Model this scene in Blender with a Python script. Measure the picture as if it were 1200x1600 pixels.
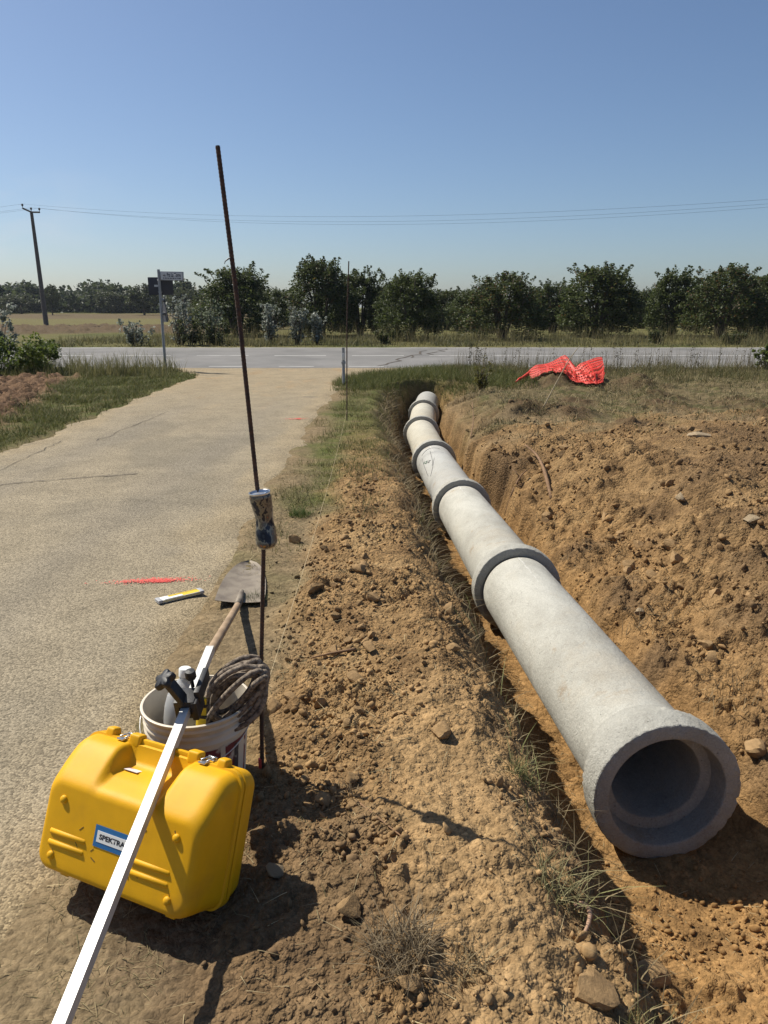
import bpy, bmesh, math, random
import numpy as np
from mathutils import Vector, Matrix, Euler

random.seed(7)
RNG = np.random.default_rng(11)
R = math.radians
sc = bpy.context.scene
for o in list(bpy.data.objects):
    bpy.data.objects.remove(o)
COL = sc.collection

# ------------------------------------------------------------------ camera
PITCH = R(14.93)
CAM_H = 1.65
F = 1200.0
cd = bpy.data.cameras.new('camera')
cam = bpy.data.objects.new('camera', cd)
COL.objects.link(cam)
cam.location = (0, 0, CAM_H)
cam.rotation_euler = (math.pi / 2 - PITCH, 0, 0)
cd.sensor_fit = 'VERTICAL'
cd.sensor_height = 36.0
cd.lens = 36.0 * F / 1600.0
cd.clip_start = 0.05
cd.clip_end = 6000
sc.camera = cam

# ------------------------------------------------------------------ light
SUN_AZ = R(-57)      # from +Y, negative = left of the view
SUN_EL = R(51)
sun_dir = Vector((math.sin(SUN_AZ) * math.cos(SUN_EL), math.cos(SUN_AZ) * math.cos(SUN_EL), math.sin(SUN_EL)))
world = bpy.data.worlds.new('World')
sc.world = world
world.use_nodes = True
wn = world.node_tree
for n in list(wn.nodes):
    wn.nodes.remove(n)
w_out = wn.nodes.new('ShaderNodeOutputWorld')
w_bg = wn.nodes.new('ShaderNodeBackground')
sky = wn.nodes.new('ShaderNodeTexSky')
sky.sky_type = 'NISHITA'
sky.sun_disc = False
sky.sun_elevation = SUN_EL
sky.sun_rotation = SUN_AZ
sky.altitude = 1000
sky.air_density = 1.0
sky.dust_density = 2.3
sky.ozone_density = 4.6
w_bg.inputs[1].default_value = 0.079
# a faint bank of cumulus low over the wood on the left
w_tc = wn.nodes.new('ShaderNodeTexCoord')
w_sep = wn.nodes.new('ShaderNodeSeparateXYZ')
w_noise = wn.nodes.new('ShaderNodeTexNoise')
w_noise.inputs['Scale'].default_value = 9.0
w_noise.inputs['Detail'].default_value = 7.0
w_map = wn.nodes.new('ShaderNodeMapping')
w_map.inputs['Scale'].default_value = (1.0, 1.0, 2.6)
w_ramp = wn.nodes.new('ShaderNodeMapRange')
w_ramp.inputs['From Min'].default_value = 0.50
w_ramp.inputs['From Max'].default_value = 0.72
w_band = wn.nodes.new('ShaderNodeMapRange')      # clouds only low down
w_band.inputs['From Min'].default_value = 0.17
w_band.inputs['From Max'].default_value = 0.06
w_mul = wn.nodes.new('ShaderNodeMath'); w_mul.operation = 'MULTIPLY'
w_mul2 = wn.nodes.new('ShaderNodeMath'); w_mul2.operation = 'MULTIPLY'
w_mul2.inputs[1].default_value = 0.55
w_mix = wn.nodes.new('ShaderNodeMixRGB')
w_mix.inputs[2].default_value = (6.6, 6.9, 7.4, 1)
wl = wn.links.new
wl(w_tc.outputs['Generated'], w_map.inputs['Vector'])
wl(w_map.outputs[0], w_noise.inputs['Vector'])
wl(w_tc.outputs['Generated'], w_sep.inputs[0])
wl(w_sep.outputs['Z'], w_band.inputs['Value'])
wl(w_noise.outputs[0], w_ramp.inputs['Value'])
wl(w_ramp.outputs[0], w_mul.inputs[0]); wl(w_band.outputs[0], w_mul.inputs[1])
w_left = wn.nodes.new('ShaderNodeMapRange')
w_left.inputs['From Min'].default_value = -0.28; w_left.inputs['From Max'].default_value = -0.42
wl(w_sep.outputs['X'], w_left.inputs['Value'])
w_mul3 = wn.nodes.new('ShaderNodeMath'); w_mul3.operation = 'MULTIPLY'
wl(w_mul.outputs[0], w_mul3.inputs[0]); wl(w_left.outputs[0], w_mul3.inputs[1])
wl(w_mul3.outputs[0], w_mul2.inputs[0])
wl(w_mul2.outputs[0], w_mix.inputs[0])
wl(sky.outputs[0], w_mix.inputs[1])
wl(w_mix.outputs[0], w_bg.inputs[0])
wl(w_bg.outputs[0], w_out.inputs[0])

sd = bpy.data.lights.new('sun', 'SUN')
sd.energy = 5.0
sd.angle = R(0.53)
sd.color = (1.0, 0.94, 0.82)
sun = bpy.data.objects.new('sun', sd)
COL.objects.link(sun)
sun.rotation_euler = sun_dir.to_track_quat('Z', 'Y').to_euler()
sun.location = (-8, 8, 14)

sc.view_settings.view_transform = 'Standard'
sc.view_settings.look = 'None'
sc.view_settings.exposure = 0.36
sc.view_settings.gamma = 1.0
sc.view_settings.use_curve_mapping = False
sc.cycles.max_bounces = 6
sc.cycles.diffuse_bounces = 3
sc.cycles.transparent_max_bounces = 8

CP, SP = math.cos(PITCH), math.sin(PITCH)


def dp(px, py, t):
    """world point on the sight line of a photo pixel at depth t"""
    x, yd = (px - 600) / F, (py - 800) / F
    return Vector((x * t, (CP - SP * yd) * t, CAM_H - (SP + CP * yd) * t))


def gp(px, py, z=0.0):
    yd = (py - 800) / F
    return dp(px, py, (CAM_H - z) / (SP + CP * yd))


def at_dist(px, py, y):
    yd = (py - 800) / F
    return dp(px, py, y / (CP - SP * yd))


# ------------------------------------------------------------------ noise
def _hash(ix, iy, seed):
    h = (ix.astype(np.int64) * 374761393 + iy.astype(np.int64) * 668265263 + seed * 1442695041) & 0xFFFFFFFF
    h = ((h ^ (h >> 13)) * 1274126177) & 0xFFFFFFFF
    h = ((h ^ (h >> 16)) * 2246822519) & 0xFFFFFFFF
    return h ^ (h >> 15)


def pn(x, y, seed=0):
    """2D gradient noise, about -1..1"""
    x = np.asarray(x, float); y = np.asarray(y, float)
    x0 = np.floor(x); y0 = np.floor(y)
    fx = x - x0; fy = y - y0
    ix = x0.astype(np.int64); iy = y0.astype(np.int64)

    def g(dx, dy):
        a = (_hash(ix + dx, iy + dy, seed) & 0xFFFF) * (2 * np.pi / 65536.0)
        return np.cos(a) * (fx - dx) + np.sin(a) * (fy - dy)
    u = fx * fx * fx * (fx * (fx * 6 - 15) + 10)
    v = fy * fy * fy * (fy * (fy * 6 - 15) + 10)
    a = g(0, 0); b = g(1, 0); c = g(0, 1); d = g(1, 1)
    return 1.5 * ((a + u * (b - a)) + v * ((c + u * (d - c)) - (a + u * (b - a))))


def fbm(x, y, scale, octs=4, seed=0, gain=0.5):
    s = 0; amp = 1.0; f = 1.0 / scale
    for k in range(octs):
        s = s + amp * pn(np.asarray(x) * f + 13.7 * k, np.asarray(y) * f - 7.1 * k, seed + k)
        amp *= gain; f *= 2.03
    return s


def sstep(a, b, x):
    t = np.clip((np.asarray(x, float) - a) / (b - a), 0, 1)
    return t * t * (3 - 2 * t)


# ------------------------------------------------------------------ layout of the place
# the pipeline: joints as (x, y, z of the axis)
JOINTS = [(1.243, 2.93, -0.41), (1.02, 5.50, -0.435), (0.89, 8.45, -0.565), (0.755, 11.3, -0.60),
          (0.685, 13.95, -0.60), (0.85, 16.55, -0.60), (1.02, 18.05, -0.50)]
BELL_R, BARREL_R, BORE_R, SOCKET_R = 0.335, 0.27, 0.205, 0.263
JY = np.array([-3.0, 0.5] + [j[1] for j in JOINTS] + [30.0])
JX = np.array([1.62, 1.42] + [j[0] for j in JOINTS] + [1.1])
FY = np.array([-3.0, 0.4, 1.3, 2.1, 2.6] + [j[1] for j in JOINTS] + [30.0])
FZ = np.array([-0.10, -0.22, -0.50, -0.70, -0.75] + [j[2] - BELL_R - 0.005 for j in JOINTS[:6]] + [-0.93, -0.93])
LANE_L, LANE_R = -4.45, -1.15
ROAD_N, ROAD_F = 21.9, 29.2


def lane_left(y):
    return LANE_L - 0.15 * sstep(8, 16, y) - 1.6 * sstep(18.5, 22.0, y) ** 2


def lane_right(y):
    return LANE_R + 0.35 * np.maximum(0, np.sin(np.asarray(y) * 0.5)) * 0.3 + 2.4 * sstep(16.5, 22.3, y) ** 2


def road_z(y):
    return 0.20 * np.clip((y - ROAD_N) / (ROAD_F - ROAD_N), 0, 1)


def masks(x, y):
    x = np.asarray(x, float); y = np.asarray(y, float)
    c = np.interp(y, JY, JX)
    wob = (0.055 + 0.055 * sstep(6, 9, y)) * fbm(x * 0.3, y, 0.9, 3, 5) + 0.03 * fbm(x * 0.3, y, 0.22, 2, 9)
    d = x - c
    near = sstep(3.0, 1.2, y)
    tl = 0.72 * sstep(0.42, 0.70, -d + wob) + 0.28 * sstep(0.55, 0.95, -d + wob)
    steep = sstep(6.0, 10.0, y)
    far_w = (0.40 + 0.36 * steep) 
    tr = far_w * sstep(0.36 + 0.25 * near, 0.60 - 0.06 * steep + 0.35 * near, d + 1.6 * wob) + (1 - far_w) * sstep(0.48, 2.1 - 0.9 * steep, d + 3.0 * wob)
    te = sstep(17.95, 18.4, y + 1.6 * wob + 0.45 * (d / 0.6) ** 2 + 0.12 * fbm(x, y, 0.35, 2, 15))
    t = np.clip(np.maximum(np.maximum(tl, tr), te), 0, 1)      # 1 = outside the trench
    lane = sstep(-0.16, 0.16, x - lane_left(y)) * sstep(-0.16, 0.16, lane_right(y) - x) * sstep(22.4, 21.9, y)
    road = sstep(ROAD_N - 0.25, ROAD_N + 0.05, y) * sstep(ROAD_F + 0.3, ROAD_F, y)
    b = 0.10 * fbm(x, y, 0.6, 3, 21)
    left_loose = sstep(-0.62, -0.30, x + b) * sstep(0.0, -0.05, d) * sstep(13.5, 6.5, y + 2 * b) * (1 - 0.5 * sstep(6, 11, y))
    left_loose = np.maximum(left_loose, sstep(-0.15, 0.1, x + b - 0.12) * sstep(0, -.05, d) * sstep(17.0, 14.0, y) * 0.8)
    right_loose = sstep(0.0, 0.05, d) * sstep(12.0, 9.0, y - 0.25 * (x - 2) + 12 * b)
    loose = np.maximum(np.maximum(left_loose, right_loose), (1 - t) * 0.65)
    plough = sstep(0.0, -0.5, x + 2 * b + 4.75 + 0.26 * np.clip(y - 9, -3, 9)) * sstep(5.5, 7.5, y) * sstep(19.4, 18.4, y + b)
    dist_plough = sstep(45, 47, y) * sstep(62, 58, y) * sstep(-6, -9, x)
    trod = sstep(-0.05, 0.15, x + b) * sstep(3.3, 2.7, y + 2 * b) * sstep(0.0, -0.5, d + 0.45)
    return dict(trod=trod, c=c, d=d, t=t, lane=lane, road=road, loose=loose, ll=left_loose, rl=right_loose,
                plough=plough, dplough=dist_plough)


# clumps of darker turned soil: (x, y, radius, height)
MOUNDS = [(3.75, 16.5, 0.85, 0.34), (5.3, 16.2, 0.75, 0.30), (2.15, 12.2, 0.55, 0.22), (2.9, 11.9, 0.45, 0.18), (3.4, 10.6, 0.35, 0.14), (5.0, 14.2, 0.5, 0.18), (6.2, 13.2, 0.6, 0.16), (5.6, 11.2, 0.5, 0.14), (2.6, 5.0, 0.25, 0.10), (2.9, 6.8, 0.3, 0.1),
          (1.75, 5.2, 0.30, 0.09), (2.35, 4.35, 0.38, 0.12), (1.62, 4.2, 0.2, 0.07), (3.6, 7.4, 0.9, 0.14),
          (1.55, 9.2, 0.4, 0.12), (4.4, 9.3, 1.2, 0.12), (2.0, 3.2, 0.3, 0.08), (3.1, 5.6, 0.5, 0.10),
          (1.72, 6.3, 0.28, 0.08), (4.6, 12.8, 0.6, 0.12), (3.3, 13.4, 0.5, 0.1)]


def height(x, y, fine=True):
    x = np.asarray(x, float); y = np.asarray(y, float)
    m = masks(x, y)
    d = m['d']
    # the natural surface, with the spoil spread on both sides of the trench
    surf = 0.02 * fbm(x, y, 3.5, 3, 31) * (1 - m['lane'])
    ridge = m['ll'] * (0.07 + 0.05 * fbm(x, y, 0.7, 3, 33)) * sstep(14, 6, y)
    bank = m['rl'] * sstep(0.6, 2.2, d) * (0.08 + 0.07 * fbm(x, y, 1.3, 3, 35)) * sstep(9.5, 7.0, d)
    bank = bank + m['rl'] * sstep(0.42, 0.75, d) * sstep(3.2, 1.4, d) * (0.05 * np.abs(fbm(x, y, 0.42, 3, 37, 0.6)) - 0.015)
    surf = surf + ridge + bank
    far = sstep(ROAD_F, ROAD_F + 0.6, y)
    surf = surf * (1 - m['lane']) * (1 - m['road'] * (y < ROAD_F))
    surf = surf + road_z(y) * sstep(ROAD_N - 0.1, ROAD_F, y)
    surf = surf - 0.045 * m['lane'] - 0.06 * m['road']
    surf = surf + 0.17 * m['plough'] * np.abs(fbm(x, y, 0.42, 4, 41, 0.6)) + 0.26 * m['dplough'] * np.abs(fbm(x, y, 2.2, 5, 43, 0.75))
    surf = surf + far * 0.10 * fbm(x, y, 9.0, 2, 47) * sstep(30, 40, y)
    surf = surf + 1.0 * sstep(110, 260, y) * sstep(0, -40, x) * 0.8
    rgm = sstep(9.0, 12.0, y - 0.25 * (x - 2)) * sstep(1.2, 1.8, x) * sstep(21.5, 20.5, y)
    surf = surf + rgm * (0.05 * np.abs(fbm(x, y, 0.30, 3, 119, 0.6)) + 0.05 * fbm(x, y, 1.1, 3, 121))
    rough = np.zeros_like(surf)
    for k, (mx, my, mr, mh) in enumerate(MOUNDS):
        ix = np.where(np.hypot(x - mx, y - my) < 2.6 * mr)
        if len(ix[0]) == 0: continue
        xs_, ys_ = x[ix], y[ix]
        q = np.hypot(xs_ - mx, ys_ - my) / mr
        q = q + 0.35 * fbm(xs_, ys_, mr * 0.8, 2, 60 + k)
        b = np.exp(-(q * q) * 1.6) * sstep(2.6, 2.0, np.hypot(xs_ - mx, ys_ - my) / mr)
        surf[ix] = surf[ix] + mh * b * 0.8
        rough[ix] = np.maximum(rough[ix], b)
    fl = np.interp(y, FY, FZ)
    fl = fl + 0.05 * sstep(0.22, 0.5, np.abs(d)) + 0.025 * fbm(x, y, 0.35, 3, 51)
    h = fl * (1 - m['t']) + surf * m['t']
    # lumps: rounded tops, sharp creases
    n1 = 1 - np.abs(pn(x / 0.17 + 0.4 * pn(x / .2, y / .2, 3), y / 0.17, 71)) * 2.0
    n1b = np.abs(fbm(x, y, 0.26, 2, 75))
    patch = 0.30 + 0.95 * sstep(-0.25, 0.45, fbm(x, y, 0.75, 2, 77))
    lum = m['loose'] * patch * np.where(m['t'] < 0.5, 0.6 + 0.5 * sstep(3.0, 2.2, y), 1.0) * (1 - 0.55 * m['trod'])
    slope = sstep(0.40, 0.60, d) * sstep(2.6, 1.6, d) * sstep(14.0, 9.0, y) * m['rl']
    lum = np.maximum(lum, 1.3 * rough)
    lum = lum * (1 + 0.6 * slope)
    h = h + slope * (0.055 * np.abs(fbm(x, y, 0.40, 3, 91, 0.55)) + 0.05 * np.abs(fbm(x, y, 0.15, 3, 93, 0.6)) - 0.03)
    wallm = m['t'] * (1 - m['t']) * 4
    h = h + lum * (0.042 * n1b - 0.012)
    if fine:
        n2 = np.abs(pn(x / 0.075, y / 0.075, 81)); n3 = np.abs(pn(x / 0.034, y / 0.034, 83)); n4 = pn(x / 0.015, y / 0.015, 85)
        rest = (1 - m['lane']) * (1 - m['road'])
        fade = sstep(26, 9, y)
        h = h + rough * (1 - fade) * 0.05 * n2
        h = h + fade * (lum * (0.026 * n2 + 0.014 * n3 + 0.004 * n4) + rest * (0.009 * n2 + 0.006 * n3 + 0.002 * n4))
        h = h + wallm * 0.04 * pn(x / 0.05 + y / 0.11, y / 0.11, 87) * np.where(d < 0, 1, 0.5)
    # compacted, nearly flat ground by the lane
    return h


def hz(x, y):
    return float(height(np.array([x]), np.array([y]))[0])


def gcolor(x, y, h):
    """earth colours of the ground"""
    m = masks(x, y)
    n = fbm(x, y, 1.1, 4, 101)
    n2 = fbm(x, y, 0.28, 3, 105)
    n3 = fbm(x, y, 4.0, 3, 109)
    col = np.zeros(x.shape + (3,))

    def lay(rgb, w):
        w = np.clip(w, 0, 1)[..., None]
        col[:] = col * (1 - w) + np.array(rgb) * w
    lay((0.185, 0.138, 0.080), np.ones_like(x))                                    # bare dry dirt
    lay((0.140, 0.115, 0.060), sstep(-0.2, 0.7, n))
    lay((0.215, 0.155, 0.085), sstep(0.1, 0.9, n2) * 0.6)
    # green and straw verges
    strip = sstep(-1.0, -0.6, x + 0.25 * n) * sstep(0.35, -0.05, x + 0.25 * n) * sstep(5.2, 7.0, y + 0.9 * n)
    lay((0.085, 0.095, 0.028), strip * (0.45 + 0.5 * n2 + 0.3))
    end = sstep(15.8, 17.6, y + 1.0 * n) * (1 - m['road'])
    lay((0.095, 0.095, 0.034), end * 0.85)
    vl = sstep(-4.35, -4.7, x + 0.18 * n) * (1 - m['plough'])
    lay((0.075, 0.085, 0.025), vl * (0.75 + 0.5 * n2))
    rg = sstep(9.0, 13.0, y - 0.25 * (x - 2) + 1.6 * n) * sstep(1.2, 1.8, x)
    lay((0.125, 0.098, 0.052), rg * 0.85)
    lay((0.080, 0.082, 0.032), rg * sstep(0.0, 0.7, n2 + 0.5 * n) * 0.8)
    n5 = fbm(x, y, 0.16, 3, 117, 0.6)
    lay((0.055, 0.045, 0.024), rg * sstep(0.15, 0.8, n5) * 0.6)
    lay((0.22, 0.17, 0.09), rg * sstep(0.2, 0.9, -n5) * 0.6)
    # loosened subsoil
    lay((0.262, 0.166, 0.078), m['loose'] * 1.15)
    lay((0.140, 0.085, 0.041), m['loose'] * sstep(0.05, 0.8, n2 + 0.4 * n) * 0.7)
    lay((0.315, 0.212, 0.105), m['loose'] * sstep(0.1, 0.8, -n2 - 0.3 * n) * 0.6)
    lay((0.130, 0.080, 0.040), m['rl'] * sstep(0.35, 0.6, m['d']) * sstep(0.30, 0.80, fbm(x, y, 0.55, 4, 113, 0.6)) * 0.75)
    lay((0.100, 0.066, 0.036), m['rl'] * sstep(0.38, 0.5, m['d']) * sstep(1.05, 0.62, m['d'] + 0.2 * n2) * sstep(-0.35, 0.35, fbm(x, y, 0.35, 3, 127, 0.6)) * 0.75)
    lay((0.318, 0.210, 0.104), m['trod'] * (0.55 + 0.4 * n2))
    lay((0.265, 0.150, 0.058), (1 - m['t']) * 0.75)
    # dark topsoil on the rims and in the mounds
    lay((0.185, 0.108, 0.046), (1 - m['t']) * sstep(0.0, 0.7, n2 + 0.5 * n) * sstep(3.2, 2.3, y) * 0.8)
    rim = m['t'] * (1 - m['t']) * 4
    rim_hi = sstep(-0.32, -0.05, h) * rim
    lay((0.115, 0.078, 0.044), rim_hi * (0.25 + 0.8 * sstep(-0.2, 0.5, n2)) * np.where(m['d'] < 0, 1.05, 0.6))
    for (mx, my, mr, mh) in MOUNDS:
        q = np.hypot(x - mx, y - my) / mr + 0.4 * n2
        lay((0.080, 0.052, 0.030) if my > 10 else (0.140, 0.090, 0.048), np.exp(-(q * q) * 1.5) * 0.9)
    # darker brown patch of ground between the case and the spoil
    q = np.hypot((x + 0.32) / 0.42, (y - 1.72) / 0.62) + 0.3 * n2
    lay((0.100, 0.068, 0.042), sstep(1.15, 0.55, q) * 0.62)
    lay((0.180, 0.112, 0.068), m['plough'])
    lay((0.105, 0.064, 0.040), m['plough'] * sstep(0.0, 0.6, n + 0.6 * n2) * 0.7)
    # beyond the road
    f = sstep(ROAD_F, ROAD_F + 0.5, y)
    lay((0.115, 0.105, 0.040), f)
    lay((0.080, 0.085, 0.028), f * sstep(-0.1, 0.8, n3))
    lay((0.160, 0.135, 0.065), f * sstep(0.3, 1.0, -n3) * 0.7)
    lf = f * sstep(-5, -10, x)
    lay((0.105, 0.076, 0.046), lf * sstep(44, 46.5, y))
    lay((0.135, 0.118, 0.048), lf * sstep(60, 64, y))
    lay((0.120, 0.090, 0.050), lf * sstep(95, 110, y))
    lay((0.14, 0.14, 0.04), lf * sstep(150, 170, y))
    return col


# ------------------------------------------------------------------ materials
MATS = {}


def mat(name, color=(0.5, 0.5, 0.5), rough=0.7, metal=0.0, var=0.0, scale=8.0, bump=0.0, bscale=40.0,
        spec=0.5, attr=None, trans=0.0, coat=0.0, color2=None, edge=(0.4, 0.65), detail=5.0):
    if name in MATS:
        return MATS[name]
    m = bpy.data.materials.new(name)
    m.use_nodes = True
    nt = m.node_tree
    L = nt.links.new
    p = nt.nodes['Principled BSDF']
    p.inputs['Roughness'].default_value = rough
    p.inputs['Metallic'].default_value = metal
    p.inputs['Specular IOR Level'].default_value = spec
    p.inputs['Coat Weight'].default_value = coat
    p.inputs['Base Color'].default_value = (*color, 1)
    tc = nt.nodes.new('ShaderNodeTexCoord')
    src = None
    if attr:
        a = nt.nodes.new('ShaderNodeAttribute'); a.attribute_name = attr
        src = a.outputs['Color']
    if color2 is not None:
        nz = nt.nodes.new('ShaderNodeTexNoise'); nz.inputs['Scale'].default_value = scale
        nz.inputs['Detail'].default_value = detail
        L(tc.outputs['Object'], nz.inputs['Vector'])
        mr = nt.nodes.new('ShaderNodeMapRange')
        mr.inputs['From Min'].default_value = edge[0]; mr.inputs['From Max'].default_value = edge[1]
        L(nz.outputs[0], mr.inputs['Value'])
        mx = nt.nodes.new('ShaderNodeMixRGB')
        mx.inputs[1].default_value = (*color, 1); mx.inputs[2].default_value = (*color2, 1)
        L(mr.outputs[0], mx.inputs[0])
        src = mx.outputs[0]
    if var > 0:
        nz = nt.nodes.new('ShaderNodeTexNoise'); nz.inputs['Scale'].default_value = scale * 2.3
        nz.inputs['Detail'].default_value = 6.0
        L(tc.outputs['Object'], nz.inputs['Vector'])
        mr = nt.nodes.new('ShaderNodeMapRange')
        mr.inputs['From Min'].default_value = 0.3; mr.inputs['From Max'].default_value = 0.7
        mr.inputs['To Min'].default_value = 1 - var; mr.inputs['To Max'].default_value = 1 + var
        L(nz.outputs[0], mr.inputs['Value'])
        mul = nt.nodes.new('ShaderNodeMixRGB'); mul.blend_type = 'MULTIPLY'; mul.inputs[0].default_value = 1
        if src is None:
            mul.inputs[1].default_value = (*color, 1)
        else:
            L(src, mul.inputs[1])
        L(mr.outputs[0], mul.inputs[2])
        src = mul.outputs[0]
    if src is not None:
        L(src, p.inputs['Base Color'])
    if bump > 0:
        nb = nt.nodes.new('ShaderNodeTexNoise'); nb.inputs['Scale'].default_value = bscale
        nb.inputs['Detail'].default_value = 8.0; nb.inputs['Roughness'].default_value = 0.65
        L(tc.outputs['Object'], nb.inputs['Vector'])
        b = nt.nodes.new('ShaderNodeBump'); b.inputs['Strength'].default_value = 1.0
        b.inputs['Distance'].default_value = bump
        L(nb.outputs[0], b.inputs['Height'])
        L(b.outputs[0], p.inputs['Normal'])
    if trans > 0:       # thin leaves pass light
        tr = nt.nodes.new('ShaderNodeBsdfTranslucent')
        ms = nt.nodes.new('ShaderNodeMixShader'); ms.inputs[0].default_value = trans
        if src is not None:
            L(src, tr.inputs[0])
        else:
            tr.inputs[0].default_value = (*color, 1)
        out = nt.nodes['Material Output']
        L(p.outputs[0], ms.inputs[1]); L(tr.outputs[0], ms.inputs[2]); L(ms.outputs[0], out.inputs[0])
    MATS[name] = m
    return m


M_CLOD = mat('clod_earth', attr='col', rough=0.95, spec=0.1, var=0.25, scale=25, bump=0.0012, bscale=160)
M_CLODBIG = mat('clod_earth_big', attr='col', rough=0.95, spec=0.1, var=0.22, scale=1.2, bump=0.0035, bscale=7)
M_BLADE = mat('grass_blades', attr='col', rough=0.7, spec=0.2, trans=0.3)
M_LEAF = mat('leaves', attr='col', rough=0.55, spec=0.3, trans=0.42)
M_BARK = mat('bark', (0.10, 0.075, 0.055), 0.9, var=0.3, scale=12, bump=0.01, bscale=30)
M_STONE = mat('stone', (0.30, 0.225, 0.135), 0.9, var=0.25, scale=9, bump=0.004, bscale=60)
M_ROOT = mat('dry_root', (0.20, 0.115, 0.058), 0.9, var=0.3, scale=20, bump=0.002, bscale=90)
M_STRAW = mat('straw', attr='col', rough=0.8, spec=0.2, trans=0.15)
M_YELLOW = mat('yellow_plastic', (0.72, 0.375, 0.004), 0.5, color2=(0.50, 0.25, 0.02), edge=(0.56, 0.86), detail=9, var=0.06, scale=7, bump=0.0007, bscale=500, spec=0.28)
M_YELLOW2 = mat('yellow_print', (0.72, 0.50, 0.02), 0.5)
M_STEEL = mat('zinc_steel', (0.55, 0.54, 0.52), 0.35, metal=0.9, var=0.15, scale=20)
M_ALU = mat('brushed_aluminium', (0.54, 0.54, 0.53), 0.5, metal=0.35, color2=(0.40, 0.39, 0.37), edge=(0.5, 0.75), detail=9, var=0.06, scale=9, bump=0.0003, bscale=300)
M_ALU_IN = mat('tube_inside', (0.12, 0.12, 0.12), 0.7)
M_BLACK = mat('black_plastic', (0.018, 0.018, 0.02), 0.5, spec=0.4, bump=0.0004, bscale=300)
M_PAIL = mat('pail_plastic', (0.62, 0.55, 0.44), 0.5, color2=(0.40, 0.32, 0.22), scale=7, edge=(0.5, 0.78), bump=0.0006, bscale=90)
M_PAILRED = mat('pail_print_red', (0.16, 0.03, 0.04), 0.55, color2=(0.5, 0.43, 0.36), scale=28, edge=(0.55, 0.66))
M_DARKPRINT = mat('dark_print', (0.05, 0.045, 0.05), 0.55, color2=(0.4, 0.36, 0.3), scale=40, edge=(0.6, 0.7))
M_ROPE = mat('rope', (0.28, 0.225, 0.17), 0.95, color2=(0.10, 0.075, 0.055), scale=80, edge=(0.42, 0.62), bump=0.003, bscale=230)
M_WHITE = mat('white_plastic', (0.75, 0.75, 0.72), 0.45)
M_BLUE = mat('blue_print', (0.015, 0.13, 0.33), 0.45)
M_INK = mat('black_ink', (0.02, 0.02, 0.025), 0.6)
M_RUST = mat('rusty_steel', (0.085, 0.042, 0.025), 0.85, color2=(0.04, 0.025, 0.02), scale=60, edge=(0.4, 0.6), bump=0.0008, bscale=300)
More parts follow.
